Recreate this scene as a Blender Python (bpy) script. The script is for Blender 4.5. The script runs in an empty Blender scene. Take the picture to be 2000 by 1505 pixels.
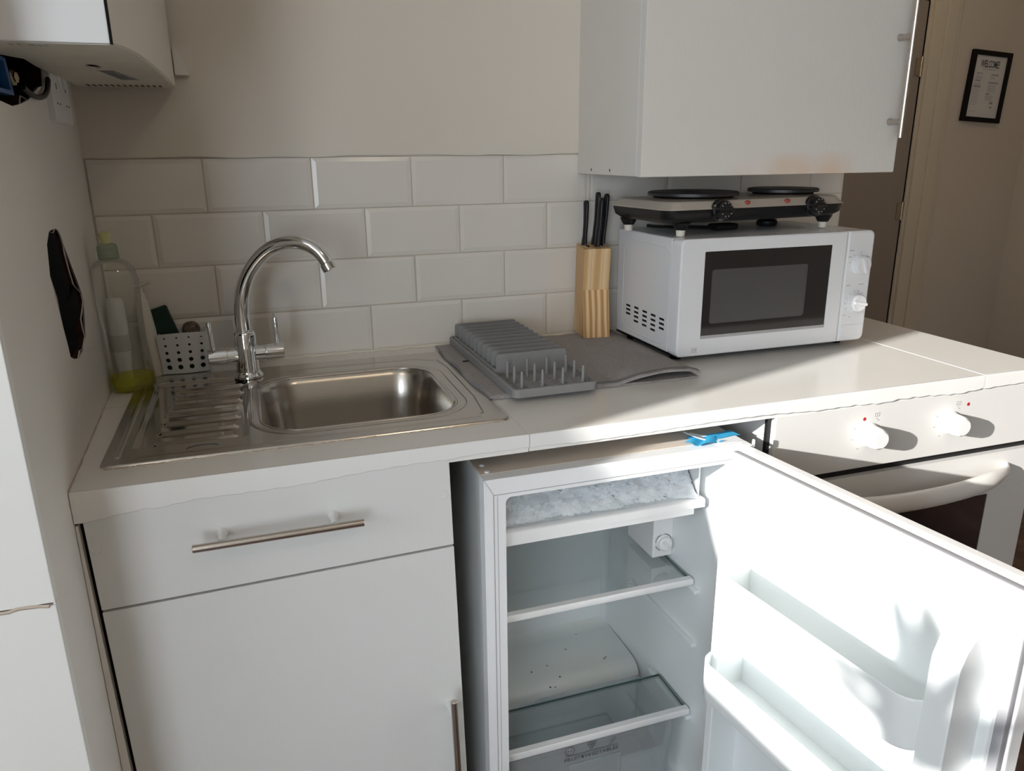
import bpy, bmesh, math, random
from mathutils import Vector, Matrix
random.seed(7)
S = bpy.context.scene
COL = S.collection
PI = math.pi
V = Vector

# ------------------------------------------------------------------ camera, light, exposure
yaw, pitch, roll = 0.324, 0.2951, 0.0098
fw = V((math.sin(yaw)*math.cos(pitch), math.cos(yaw)*math.cos(pitch), -math.sin(pitch)))
rt = V((math.cos(yaw), -math.sin(yaw), 0))
dn = fw.cross(rt)
r2 = rt*math.cos(roll) + dn*math.sin(roll)
d2 = -rt*math.sin(roll) + dn*math.cos(roll)
cd = bpy.data.cameras.new('camera'); cam = bpy.data.objects.new('camera', cd); COL.objects.link(cam)
m = Matrix((( r2.x, -d2.x, -fw.x, 0.2747), (r2.y, -d2.y, -fw.y, -1.6319), (r2.z, -d2.z, -fw.z, 1.3108), (0, 0, 0, 1)))
cam.matrix_world = m
cd.sensor_width = 36; cd.lens = 1493.35/2000*36; cd.clip_start = .02
S.camera = cam
S.view_settings.view_transform = 'Standard'; S.view_settings.look = 'None'
S.view_settings.gamma = 1; S.view_settings.use_curve_mapping = False
S.view_settings.exposure = 0.08
S.cycles.use_denoising = True
S.cycles.max_bounces = 10; S.cycles.diffuse_bounces = 6; S.cycles.transparent_max_bounces = 16
S.cycles.sample_clamp_indirect = 8; S.cycles.caustics_reflective = False; S.cycles.caustics_refractive = False

W = bpy.data.worlds.new('sky'); S.world = W; W.use_nodes = True
bg = W.node_tree.nodes['Background']; bg.inputs[0].default_value = (.80, .90, 1, 1); bg.inputs[1].default_value = 9.5
SUN = V((.92, .295, -.255)).normalized()
sl = bpy.data.lights.new('sun', 'SUN'); sl.energy = 10.0; sl.angle = math.radians(.6); sl.color = (1, .97, .925)
so = bpy.data.objects.new('sun', sl); COL.objects.link(so); so.rotation_euler = SUN.to_track_quat('-Z', 'Y').to_euler(); so.location = (-5, -3, 3)

def area(name, loc, rot, sx, sy, e, col, portal=False):
    l = bpy.data.lights.new(name, 'AREA'); l.shape = 'RECTANGLE'; l.size = sx; l.size_y = sy; l.energy = e; l.color = col
    l.cycles.is_portal = portal
    o = bpy.data.objects.new(name, l); COL.objects.link(o); o.location = loc; o.rotation_euler = rot; return o
WY0, WY1, WZ0, WZ1 = -3.3, -1.447, 1.21, 2.03        # side window opening
area('window_portal', (-2.02, (WY0+WY1)/2, (WZ0+WZ1)/2), (0, -PI/2, 0), WZ1-WZ0, WY1-WY0, 1, (1, 1, 1), True)
RX0, RX1, RZ0, RZ1 = -1.95, -.72, .25, 2.2              # rear window opening
area('rear_window_portal', ((RX0+RX1)/2, -4.22, (RZ0+RZ1)/2), (PI/2, 0, 0), RX1-RX0, RZ1-RZ0, 1, (1, 1, 1), True)
def bulb(name, loc, e):
    l = bpy.data.lights.new(name, 'POINT'); l.energy = e; l.color = (1, .80, .56); l.shadow_soft_size = .05
    o = bpy.data.objects.new(name, l); COL.objects.link(o); o.location = loc
BULBS = [(-.5, -2.3, 2.33), (.9, -2.3, 2.33), (2.7, .75, 2.33)]  # last bulb is an unseen lamp added to brighten the hall
for i, p in enumerate(BULBS): bulb('ceiling_bulb', p, (5.5, 5.5, 6.0)[i])

# ------------------------------------------------------------------ materials
def nt(name):
    M = bpy.data.materials.new(name); M.use_nodes = True
    return M, M.node_tree, M.node_tree.nodes['Principled BSDF']
def mat(name, col, rough=.5, metal=0, spec=.5, bump=None, vary=None, coat=0, aniso=0):
    """bump=(scale, strength[, stretch xyz]); vary=(scale, second colour, amount)"""
    M, T, P = nt(name)
    P.inputs['Base Color'].default_value = (*col, 1); P.inputs['Roughness'].default_value = rough
    P.inputs['Metallic'].default_value = metal; P.inputs['Specular IOR Level'].default_value = spec
    P.inputs['Coat Weight'].default_value = coat; P.inputs['Anisotropic'].default_value = aniso
    tc = T.nodes.new('ShaderNodeTexCoord'); src = tc.outputs['Object']
    if bump:
        mp = T.nodes.new('ShaderNodeMapping'); T.links.new(src, mp.inputs[0])
        if len(bump) > 2: mp.inputs['Scale'].default_value = bump[2]
        n = T.nodes.new('ShaderNodeTexNoise'); n.inputs['Scale'].default_value = bump[0]; n.inputs['Detail'].default_value = 4
        T.links.new(mp.outputs[0], n.inputs['Vector'])
        b = T.nodes.new('ShaderNodeBump'); b.inputs['Strength'].default_value = bump[1]; b.inputs['Distance'].default_value = .002
        T.links.new(n.outputs[0], b.inputs['Height']); T.links.new(b.outputs[0], P.inputs['Normal'])
    if vary:
        mp = T.nodes.new('ShaderNodeMapping'); T.links.new(src, mp.inputs[0])
        if len(vary) > 3: mp.inputs['Scale'].default_value = vary[3]
        n = T.nodes.new('ShaderNodeTexNoise'); n.inputs['Scale'].default_value = vary[0]; n.inputs['Detail'].default_value = 5
        T.links.new(mp.outputs[0], n.inputs['Vector'])
        r = T.nodes.new('ShaderNodeValToRGB'); r.color_ramp.elements[0].position = .5-.25*1; r.color_ramp.elements[1].position = .75
        k = vary[2]
        r.color_ramp.elements[0].color = (*col, 1)
        r.color_ramp.elements[1].color = (*[a*(1-k)+b_*k for a, b_ in zip(col, vary[1])], 1)
        T.links.new(n.outputs[0], r.inputs[0]); T.links.new(r.outputs[0], P.inputs['Base Color'])
    return M
def glassy(name, tint, gloss=.08, diff=0.0, dcol=(.8, .8, .8), rough=.03):
    M = bpy.data.materials.new(name); M.use_nodes = True; T = M.node_tree; T.nodes.clear()
    out = T.nodes.new('ShaderNodeOutputMaterial'); tr = T.nodes.new('ShaderNodeBsdfTransparent'); tr.inputs[0].default_value = (*tint, 1)
    gl = T.nodes.new('ShaderNodeBsdfGlossy'); gl.inputs['Roughness'].default_value = rough
    fr = T.nodes.new('ShaderNodeFresnel'); fr.inputs[0].default_value = 1.45
    ad = T.nodes.new('ShaderNodeMath'); ad.operation = 'MULTIPLY'; ad.inputs[1].default_value = gloss*12
    T.links.new(fr.outputs[0], ad.inputs[0])
    cl = T.nodes.new('ShaderNodeMath'); cl.operation = 'MINIMUM'; cl.inputs[1].default_value = 1; T.links.new(ad.outputs[0], cl.inputs[0])
    m1 = T.nodes.new('ShaderNodeMixShader'); T.links.new(cl.outputs[0], m1.inputs[0]); T.links.new(tr.outputs[0], m1.inputs[1]); T.links.new(gl.outputs[0], m1.inputs[2])
    if diff:
        df = T.nodes.new('ShaderNodeBsdfDiffuse'); df.inputs[0].default_value = (*dcol, 1)
        m2 = T.nodes.new('ShaderNodeMixShader'); m2.inputs[0].default_value = diff
        T.links.new(m1.outputs[0], m2.inputs[1]); T.links.new(df.outputs[0], m2.inputs[2]); T.links.new(m2.outputs[0], out.inputs[0])
    else: T.links.new(m1.outputs[0], out.inputs[0])
    return M
def wood(name, a, b, scale, axis_scale, rough=.45):
    M, T, P = nt(name); P.inputs['Roughness'].default_value = rough
    tc = T.nodes.new('ShaderNodeTexCoord'); mp = T.nodes.new('ShaderNodeMapping'); mp.inputs['Scale'].default_value = axis_scale
    T.links.new(tc.outputs['Object'], mp.inputs[0])
    w = T.nodes.new('ShaderNodeTexWave'); w.inputs['Scale'].default_value = scale; w.inputs['Distortion'].default_value = 5.5
    w.inputs['Detail'].default_value = 3; w.inputs['Detail Scale'].default_value = 1.2
    T.links.new(mp.outputs[0], w.inputs['Vector'])
    r = T.nodes.new('ShaderNodeValToRGB'); r.color_ramp.elements[0].color = (*a, 1); r.color_ramp.elements[1].color = (*b, 1)
    r.color_ramp.elements[0].position = .15; r.color_ramp.elements[1].position = .85
    T.links.new(w.outputs[0], r.inputs[0]); T.links.new(r.outputs[0], P.inputs['Base Color'])
    return M

M = {}
M['wall'] = mat('wall_paint', (.74, .69, .615), .7, bump=(14, .25), vary=(2.2, (.66, .60, .52), .35))
M['wall_left'] = mat('left_wall_paint', (.76, .73, .69), .6, bump=(9, .3), vary=(3, (.70, .66, .60), .4))
M['return'] = mat('boxing_paint', (.80, .79, .76), .6, bump=(10, .2))
M['ceiling'] = mat('ceiling_paint', (.8, .78, .74), .8)
M['tile'] = mat('glazed_tile', (.77, .735, .68), .17, spec=.4, bump=(6, .03), vary=(5, (.72, .68, .62), .4))
M['grout'] = mat('grout', (.47, .42, .35), .9, bump=(80, .4), vary=(9, (.62, .56, .48), 1))
M['caulk'] = mat('caulk', (.74, .69, .61), .5)
M['top'] = mat('worktop_film', (.78, .765, .735), .2, spec=.45, bump=(5, .06), vary=(2.5, (.74, .71, .66), .35, (1, 4, 1)))
M['topedge'] = mat('worktop_edge_film', (.78, .775, .755), .25, bump=(30, .15))
M['cab'] = mat('white_foil_board', (.70, .70, .685), .38, spec=.4, bump=(220, .12, (1, 1, .25)), vary=(1.6, (.63, .635, .625), .6))
M['cab2'] = mat('wall_cabinet_board', (.76, .735, .69), .45, spec=.35, bump=(190, .15, (1, 1, .25)), vary=(1.8, (.70, .67, .64), .6))
M['scorch'] = mat('scorch', (.74, .60, .44), .5)
M['steel'] = mat('brushed_steel', (.60, .57, .53), .2, 1, bump=(260, .03, (1, .05, 1)))
M['drainsteel'] = mat('polished_steel', (.60, .57, .53), .11, 1, bump=(260, .02, (1, .05, 1)))
M['bowlsteel'] = mat('bowl_steel', (.50, .47, .43), .24, 1, bump=(200, .04, (.05, 1, 1)))
M['chrome'] = mat('chrome', (.80, .81, .82), .05, 1)
M['nickel'] = mat('brushed_nickel', (.55, .50, .45), .27, 1, bump=(400, .05, (1, 1, 1)))
M['dark'] = mat('dark_gap', (.012, .011, .010), .9, spec=.1)
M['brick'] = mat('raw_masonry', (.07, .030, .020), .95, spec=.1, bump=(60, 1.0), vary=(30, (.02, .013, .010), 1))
M['plastic'] = mat('white_plastic', (.80, .80, .80), .3, spec=.5)
M['creamplastic'] = mat('cream_plastic', (.74, .70, .62), .4)
M['applianceW'] = mat('appliance_white', (.76, .77, .79), .22, spec=.5, coat=.3)
M['mwside'] = mat('microwave_steel_paint', (.72, .73, .75), .3, bump=(300, .04))
M['boilerW'] = mat('boiler_side_white', (.82, .84, .86), .3)
M['boilerB'] = mat('boiler_cover', (.70, .655, .59), .4)
M['boilerT'] = mat('boiler_tray', (.74, .70, .60), .5, vary=(12, (.58, .54, .46), .6))
M['black'] = mat('black_plastic', (.009, .009, .010), .38, spec=.35)
M['blackgloss'] = mat('black_gloss', (.008, .008, .009), .06, coat=.5)
M['blackmatt'] = mat('black_rubber', (.004, .004, .005), .8, spec=.08)
M['iron'] = mat('cast_iron_plate', (.018, .018, .019), .42, bump=(90, .15))
M['windowblack'] = mat('microwave_glass', (.022, .02, .019), .12, coat=.3)
M['mesh'] = mat('microwave_mesh_screen', (.075, .072, .070), .35, bump=(500, .3))
M['navy'] = mat('blue_plastic', (.02, .10, .27), .4)
M['brass'] = mat('tarnished_metal', (.45, .38, .28), .35, 1)
M['silicone'] = mat('grey_silicone', (.255, .252, .250), .5)
M['cloth'] = mat('grey_microfibre', (.31, .29, .285), .95, bump=(420, 1.0), vary=(160, (.42, .395, .385), .8))
M['hem'] = mat('towel_stitching', (.17, .16, .16), .95, bump=(500, 1))
M['pine'] = wood('pine', (.62, .38, .17), (.80, .58, .33), 10, (1, .25, .12))
M['pine2'] = wood('pine_face', (.50, .27, .10), (.82, .58, .32), 22, (1, .1, .1))
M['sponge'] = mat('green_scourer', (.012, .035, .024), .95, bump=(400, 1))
M['wool'] = mat('scrubber_wire', (.20, .15, .12), .4, .7)
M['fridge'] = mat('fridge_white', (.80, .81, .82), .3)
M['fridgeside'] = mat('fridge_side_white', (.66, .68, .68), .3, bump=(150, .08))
M['fridgetop'] = mat('fridge_top_board', (.60, .53, .46), .5)
M['liner'] = mat('fridge_liner', (.78, .81, .815), .28)
M['linerdirty'] = mat('fridge_liner_dirty', (.76, .79, .79), .3, vary=(6, (.66, .66, .55), .35))
M['frost'] = mat('frost', (.72, .75, .77), .6, bump=(140, 1.0), vary=(34, (.50, .54, .58), .9, (1, 1, 2.2)))
M['glass'] = glassy('shelf_glass', (.98, .995, .99), .035)
M['glassedge'] = mat('glass_edge_green', (.10, .17, .16), .1)
M['crisper'] = glassy('clear_crisper', (.98, .985, .99), .05, .16, (.80, .85, .87))
M['pane'] = glassy('window_pane', (.99, .99, .99), .04)
M['clearpet'] = glassy('clear_bottle', (.965, .97, .955), .045, .05, (.75, .75, .7))
M['cap'] = glassy('green_tinted_cap', (.72, .80, .70), .07, .35, (.62, .68, .58))
M['nozzle'] = mat('yellow_green_nozzle', (.62, .62, .30), .4)
M['liquid'] = glassy('washing_up_liquid', (.90, .88, .10), .05, .22, (.72, .70, .03))
M['tape'] = mat('blue_tape', (.05, .42, .72), .3)
M['whitetape'] = mat('clear_tape_white', (.85, .86, .87), .25)
M['gasket'] = mat('grey_gasket', (.30, .30, .32), .6)
M['hpsteel'] = mat('hotplate_steel', (.66, .61, .54), .36, .55, bump=(200, .05, (.1, 1, 1)))
M['ink'] = mat('grey_print', (.08, .08, .085), .6)
M['inklight'] = mat('light_grey_print', (.30, .30, .30), .6)
M['red'] = mat('red_dot', (.40, .02, .03), .4)
M['redlamp'] = mat('red_neon_lens', (.38, .05, .03), .15, coat=.5)
M['oven'] = mat('oven_enamel', (.67, .66, .64), .42)
M['ovenglass'] = mat('oven_door_glass', (.022, .015, .016), .1, coat=.3)
M['ovenh'] = mat('oven_handle_white', (.74, .72, .69), .3)
M['doorbrown'] = mat('taupe_door', (.27, .225, .19), .5)
M['trim'] = mat('cream_gloss_trim', (.56, .50, .40), .35)
M['hall'] = mat('hall_wall_paint', (.56, .50, .42), .7, bump=(10, .2))
M['frame'] = mat('black_frame', (.006, .005, .005), .5, spec=.15)
M['paper'] = mat('poster_paper', (.58, .57, .55), .6)
M['floor'] = wood('brown_laminate', (.085, .045, .032), (.15, .085, .06), 8, (.3, 2, 1), .35)
M['skirt'] = mat('chipped_paint', (.5, .42, .34), .8)
M['leaf'] = mat('plant_leaf', (.05, .14, .03), .5)
M['terracotta'] = mat('terracotta', (.45, .17, .08), .8)
M['soil'] = mat('soil', (.03, .02, .012), .95)
M['grey'] = mat('grey_plastic', (.42, .42, .42), .4)
M['stain'] = mat('dark_crumb', (.10, .09, .06), .8)

# ------------------------------------------------------------------ object helpers
def world_of(o):
    w = o.matrix_basis.copy()
    while o.parent:
        o = o.parent; w = o.matrix_basis @ w
    return w
def link(name, me, m_, parent=None):
    o = bpy.data.objects.new(name, me); COL.objects.link(o)
    if parent:
        o.parent = parent; me.transform(world_of(parent).inverted())
    if m_ is not None and not me.materials: me.materials.append(m_)
    return o
def tag(o, label=None, cat=None, group=None, kind=None):
    if label: o['label'] = label
    if cat: o['category'] = cat
    if group: o['group'] = group
    if kind: o['kind'] = kind
    return o
def thing(name, loc, label, cat, group=None, rz=0):
    o = bpy.data.objects.new(name, None); COL.objects.link(o); o.location = loc; o.rotation_euler = (0, 0, rz)
    o.empty_display_size = .05
    return tag(o, label, cat, group)
def struct(o): o['kind'] = 'structure'; return o

class B:
    """collects shapes into one bmesh (world coordinates)"""
    def __init__(s): s.bm = bmesh.new()
    def merge(s, bm2, xf=None):
        me = bpy.data.meshes.new('t'); bm2.to_mesh(me); bm2.free()
        if xf is not None: me.transform(xf)
        s.bm.from_mesh(me); bpy.data.meshes.remove(me); return s
    def box(s, x0, x1, y0, y1, z0, z1, bev=0, seg=2, xf=None):
        b = bmesh.new(); bmesh.ops.create_cube(b, size=1)
        for v in b.verts: v.co = V(((x0+x1)/2+v.co.x*(x1-x0), (y0+y1)/2+v.co.y*(y1-y0), (z0+z1)/2+v.co.z*(z1-z0)))
        if bev: bmesh.ops.bevel(b, geom=b.edges[:], offset=bev, segments=seg, profile=.5, affect='EDGES')
        return s.merge(b, xf)
    def loft(s, rings, cap0=True, cap1=True, closed=True, xf=None):
        b = bmesh.new(); rv = [[b.verts.new(V(p)) for p in r] for r in rings]
        n = len(rv[0])
        for a, c in zip(rv, rv[1:]):
            for i in range(n if closed else n-1):
                j = (i+1) % n
                try: b.faces.new((a[i], a[j], c[j], c[i]))
                except ValueError: pass
        if cap0 and n > 2: b.faces.new(rv[0][::-1])
        if cap1 and n > 2: b.faces.new(rv[-1])
        bmesh.ops.recalc_face_normals(b, faces=b.faces[:])
        return s.merge(b, xf)
    def lathe(s, base, axis, prof, seg=24, cap0=True, cap1=True, sx=1, sy=1):
        a = V(axis).normalized(); q = a.to_track_quat('Z', 'Y') if abs(a.z) < .999 else (Matrix.Identity(3) if a.z > 0 else Matrix.Rotation(PI, 3, 'X')).to_quaternion()
        rings = []
        for r, h in prof:
            rings.append([V(base)+q@V((r*sx*math.cos(2*PI*i/seg), r*sy*math.sin(2*PI*i/seg), h)) for i in range(seg)])
        return s.loft(rings, cap0, cap1)
    def cyl(s, p0, p1, r, seg=20, ch=0):
        p0, p1 = V(p0), V(p1); L = (p1-p0).length
        pr = [(r, 0), (r, L)] if not ch else [(r-ch, 0), (r, ch), (r, L-ch), (r-ch, L)]
        return s.lathe(p0, p1-p0, pr, seg)
    def tube(s, pts, r, seg=12, flat=None):
        pts = [V(p) for p in pts]; n = len(pts); rs = r if isinstance(r, (list, tuple)) else [r]*n
        t0 = (pts[1]-pts[0]).normalized(); up = V((0, 0, 1)) if abs(t0.z) < .9 else V((1, 0, 0))
        nx = t0.cross(up).normalized(); rings = []
        for i, p in enumerate(pts):
            t = (pts[min(i+1, n-1)]-pts[max(i-1, 0)]).normalized()
            nx = (nx-t*nx.dot(t)).normalized(); ny = t.cross(nx)
            fx, fy = flat or (1, 1)
            rings.append([p+nx*rs[i]*fx*math.cos(2*PI*k/seg)+ny*rs[i]*fy*math.sin(2*PI*k/seg) for k in range(seg)])
        return s.loft(rings)
    def prism(s, poly, f0, f1):
        """poly 2D, f0/f1 map (a,b)->world for the two ends"""
        return s.loft([[f0(a, b) for a, b in poly], [f1(a, b) for a, b in poly]])
    def plate(s, outer, holes, f):
        """flat plate with holes: f(a,b,c) with c in 0..1 maps to world"""
        b = bmesh.new(); loops = []
        for lp in [outer]+holes:
            vs = [b.verts.new((p[0], p[1], 0)) for p in lp]; loops.append(vs)
            for i in range(len(vs)): b.edges.new((vs[i], vs[(i+1) % len(vs)]))
        bmesh.ops.triangle_fill(b, use_beauty=True, use_dissolve=False, edges=b.edges[:])
        for hl_ in loops[1:]:
            hs_ = set(hl_)
            for fc in [f_ for f_ in b.faces if all(v in hs_ for v in f_.verts)]: b.faces.remove(fc)
        top = {}
        for v in list(b.verts): top[v] = b.verts.new((v.co.x, v.co.y, 1))
        for fc in list(b.faces): b.faces.new([top[v] for v in fc.verts][::-1])
        for vs in loops:
            for i in range(len(vs)):
                a, c = vs[i], vs[(i+1) % len(vs)]
                b.faces.new((a, c, top[c], top[a]))
        bmesh.ops.recalc_face_normals(b, faces=b.faces[:])
        for v in b.verts: v.co = V(f(v.co.x, v.co.y, v.co.z))
        bmesh.ops.recalc_face_normals(b, faces=b.faces[:])
        return s.merge(b)
    def grid(s, nu, nv, f):
        b = bmesh.new(); g = [[b.verts.new(V(f(i/nu, j/nv))) for j in range(nv+1)] for i in range(nu+1)]
        for i in range(nu):
            for j in range(nv): b.faces.new((g[i][j], g[i+1][j], g[i+1][j+1], g[i][j+1]))
        return s.merge(b)
    def obj(s, name, m_, parent=None, smooth=True, ang=38, xf=None):
        me = bpy.data.meshes.new(name); s.bm.to_mesh(me); s.bm.free()
        if xf is not None: me.transform(xf)
        if smooth:
            for p in me.polygons: p.use_smooth = True
            me.set_sharp_from_angle(angle=math.radians(ang))
        o = link(name, me, M[m_] if isinstance(m_, str) else m_, parent)
        if smooth and ang <= 50 and len(me.polygons) < 20000:
            w = o.modifiers.new('weighted', 'WEIGHTED_NORMAL'); w.keep_sharp = True; w.weight = 80
        return o
def rrect(x0, x1, y0, y1, r, n=6):
    out = []
    for cx, cy, a0 in ((x1-r, y1-r, 0), (x0+r, y1-r, 90), (x0+r, y0+r, 180), (x1-r, y0+r, 270)):
        for i in range(n+1):
            a = math.radians(a0+90*i/n); out.append((cx+r*math.cos(a), cy+r*math.sin(a)))
    return out
def circ(cx, cy, r, n=14, ry=None): return [(cx+r*math.cos(2*PI*i/n), cy+(ry or r)*math.sin(2*PI*i/n)) for i in range(n)]
def bez(p0, p1, p2, p3, n=12):
    p0, p1, p2, p3 = map(V, (p0, p1, p2, p3)); o = []
    for i in range(n+1):
        t = i/n; o.append(p0*(1-t)**3+p1*3*t*(1-t)**2+p2*3*t*t*(1-t)+p3*t**3)
    return o
def text(name, s_, size, mtx, m_, parent, sx=1, ext=.0002, spacing=1, align='CENTER', bold=0):
    c = bpy.data.curves.new(name, 'FONT'); c.body = s_; c.size = size; c.extrude = ext; c.offset = bold; c.align_x = align; c.space_character = spacing
    c.resolution_u = 2
    o = bpy.data.objects.new(name, c); COL.objects.link(o)
    dg = bpy.context.evaluated_depsgraph_get(); me = bpy.data.meshes.new_from_object(o.evaluated_get(dg))
    bpy.data.objects.remove(o); me.transform(mtx @ Matrix.Diagonal((sx, 1, 1, 1))); me.materials.clear()
    return link(name, me, M[m_], parent)
def frame_mtx(o, ex, ey):
    ex, ey = V(ex).normalized(), V(ey).normalized(); ez = ex.cross(ey)
    return Matrix(((ex.x, ey.x, ez.x, o[0]), (ex.y, ey.y, ez.y, o[1]), (ex.z, ey.z, ez.z, o[2]), (0, 0, 0, 1)))

TOP = .90
# ================================================================== STRUCTURE
# back wall: grout bed with proud metro tiles, plaster above
TZ = 1.3069
b = B(); b.box(-.12, 1.718, .0, .12, TZ+.001, 2.42); b.box(-.12, 1.718, .0035, .12, 0, TZ+.001)
# slightly uneven plaster lip above the tiles
wb = struct(b.obj('wall_back', 'wall', smooth=False))
b = B(); b.grid(60, 10, lambda u, v: (1.718*u, -.004+.0015*math.sin(u*37+v*5), TZ+.0015+(.0015*math.sin(u*23)+.001*math.sin(u*71))*(1-v)+v*1.1))
b.obj('plaster', 'wall', wb)
b = B(); b.box(0, 1.716, .0020, .0034, .88, TZ); b.obj('grout_bed', 'grout', wb)
def tile_mesh(w, h, tilt=0):
    bm = bmesh.new(); e = .0085; t = .0017
    lv = [(0, 0, .0034), (w, 0, .0034), (w, h, .0034), (0, h, .0034)]
    rings = [[(x, z_, y) for x, z_, y in lv], [(x, z_, t) for x, z_, _ in lv],
             [(e if x == 0 else w-e, e if z_ == 0 else h-e, 0) for x, z_, _ in lv]]
    rv = [[bm.verts.new((p[0], p[2], p[1])) for p in r] for r in rings]
    for a, c in zip(rv, rv[1:]):
        for i in range(4): bm.faces.new((a[i], a[(i+1) % 4], c[(i+1) % 4], c[i]))
    bm.faces.new(rv[-1]); bmesh.ops.recalc_face_normals(bm, faces=bm.faces[:])
    bm.normal_update()
    me = bpy.data.meshes.new('tile'); bm.to_mesh(me); bm.free(); me.materials.append(M['tile']); return me
g = .0013
full = tile_mesh(.202-2*g, .102-2*g)
for r in range(4):
    z1 = TZ-.102*r-g; x = 0 if r % 2 == 0 else -.101
    while x < 1.716:
        a, c = max(x, .002)+g, min(x+.202, 1.717)-g
        if c-a > .01:
            me = full if (x >= 0 and x+.202 <= 1.717 and x > 0) else tile_mesh(c-a, .102-2*g)
            o = bpy.data.objects.new('tile', me); COL.objects.link(o); o.parent = wb
            o.location = (a, random.uniform(-.0003, .0003), z1-(.102-2*g))
            o.rotation_euler = (random.uniform(-.004, .004), 0, random.uniform(-.003, .003))
        x += .202
# white silicone run in the first joint under the wall cabinet, and along the worktop
b = B(); b.box(1.0085, 1.0125, -.002, .002, 1.206, 1.27, .0008); b.obj('silicone_bead', 'caulk', wb)
b = B(); b.tube([(x*.02+.02, -.003-.001*math.sin(x*1.7), TOP+.002+.0012*math.sin(x*2.3)) for x in range(0, 85)], .0035, 6); b.obj('worktop_caulk', 'caulk', wb)

# alcove left wall (slightly out of square) with two torn holes
K = .034
hole1 = [(-.565, 1.374), (-.50, 1.371), (-.452, 1.376), (-.439, 1.387), (-.40, 1.384), (-.378, 1.389), (-.381, 1.396), (-.345, 1.398), (-.312, 1.406), (-.269, 1.412), (-.262, 1.425), (-.245, 1.46), (-.56, 1.46)]
hole2 = [(-.419, 1.214), (-.388, 1.209), (-.370, 1.214), (-.351, 1.209), (-.338, 1.2), (-.33, 1.185), (-.331, 1.173), (-.32, 1.149), (-.304, 1.123), (-.252, 1.101), (-.248, 1.088), (-.262, 1.08), (-.293, 1.067), (-.293, 1.053), (-.285, 1.037), (-.320, 1.025), (-.349, 1.029), (-.371, 1.022), (-.407, 1.030), (-.428, 1.038), (-.430, 1.054), (-.441, 1.083), (-.445, 1.111), (-.445, 1.126), (-.454, 1.142), (-.465, 1.159), (-.459, 1.173), (-.448, 1.199)]
b = B(); b.plate([(0.0, 0), (0.0, 2.42), (-.7542, 2.42), (-.7542, 0)], [hole1, hole2], lambda a, z, c: (-K*a-.002*c, a, z))
wl = struct(b.obj('wall_left', 'wall_left', smooth=False))
b = B(); b.box(-.14, -.07, -.75, 0, 0, 2.42); b.obj('masonry', 'brick', wl, smooth=False)
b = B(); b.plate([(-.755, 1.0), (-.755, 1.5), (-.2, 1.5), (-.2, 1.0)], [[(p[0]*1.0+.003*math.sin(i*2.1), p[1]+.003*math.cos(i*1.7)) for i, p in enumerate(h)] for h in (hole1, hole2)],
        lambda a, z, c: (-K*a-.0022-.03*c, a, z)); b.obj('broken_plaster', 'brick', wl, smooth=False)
# boxing / return wall facing the camera, in two boards with a rough joint at z=.832
b = B(); b.box(-2.0, .0262, -.756, -.742, 0, .8305, .0015); b.box(-2.0, .0262, -.756, -.742, .8335, 2.42, .0015)
wr = struct(b.obj('wall_return', 'return'))
b = B()
b.tube([(x*.01-.5, -.7560+.001*math.sin(x*3.1), .832+.0014*math.sin(x*1.3)) for x in range(0, 53)], .0022, 5)
b.obj('filler_ridge', 'skirt', wr)
# floor with laminate planks, ceiling, other walls
b = B(); b.box(-2.1, 4.3, -4.3, 1.6, -.05, -.012); fl = struct(b.obj('floor', 'dark', smooth=False))
for i in range(30):
    y = 1.5-i*.192
    if y < -4.2: break
    x = -2.0-(i*.43) % 1.2
    while x < 4.2:
        x1 = x+1.2
        near = x1 > 1.2 and x < 3.2 and -2 < y < 0
        a, c = max(x, -2.0), min(x1, 4.2)
        if c-a > .02 and (near or True):
            bb = B(); bb.box(a+.0006, c-.0006, y-.1914, y, -.012, 0, .0008, 1); bb.obj('plank', 'floor', fl)
        x = x1
struct(B().box(-2.12, 4.3, -4.32, 1.62, 2.42, 2.5).obj('ceiling', 'ceiling', smooth=False))
b = B(); b.box(-2.12, -2, -4.32, WY0, 0, 2.42); b.box(-2.12, -2, WY1, -.70, 0, 2.42); b.box(-2.12, -2, WY0, WY1, 0, WZ0); b.box(-2.12, -2, WY0, WY1, WZ1, 2.42)
struct(b.obj('wall_window_side', 'wall', smooth=False))
b = B(); b.box(-2.0, RX0, -4.32, -4.2, 0, 2.42); b.box(RX1, 4.2, -4.32, -4.2, 0, 2.42); b.box(RX0, RX1, -4.32, -4.2, 0, RZ0); b.box(RX0, RX1, -4.32, -4.2, RZ1, 2.42)
struct(b.obj('wall_rear', 'wall', smooth=False))
struct(B().box(4.17, 4.3, -4.32, 1.62, 0, 2.42).obj('wall_right', 'hall', smooth=False))
struct(B().box(1.6, 1.718, .12, 1.5, 0, 2.42).obj('wall_hall_left', 'hall', smooth=False))
# hall end wall with a taupe door and cream casing
b = B(); b.box(1.6, 2.55, 1.5, 1.62, 0, 2.42); b.box(3.43, 4.2, 1.5, 1.62, 0, 2.42); b.box(2.55, 3.43, 1.5, 1.62, 1.99, 2.42)
struct(b.obj('wall_hall_end', 'hall', smooth=False))
d1 = struct(B().box(2.59, 3.4275, 1.505, 1.545, .01, 1.98, .002).obj('door_1', 'doorbrown'))
for z in (1.69, 1.01, .25):
    bb = B(); bb.cyl((3.423, 1.497, z-.045), (3.423, 1.497, z+.045), .007, 10); bb.box(3.395, 3.42, 1.500, 1.506, z-.04, z+.04)
    bb.obj('hinge', 'brass', d1)
b = B()
for (x0, x1, y0, y1) in ((3.43, 3.447, 1.49, 1.56), (3.447, 3.52, 1.478, 1.50), (3.52, 3.585, 1.470, 1.50), (3.585, 3.62, 1.484, 1.50)):
    b.box(x0, x1, y0, y1, 0, 2.06, .004)
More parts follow.
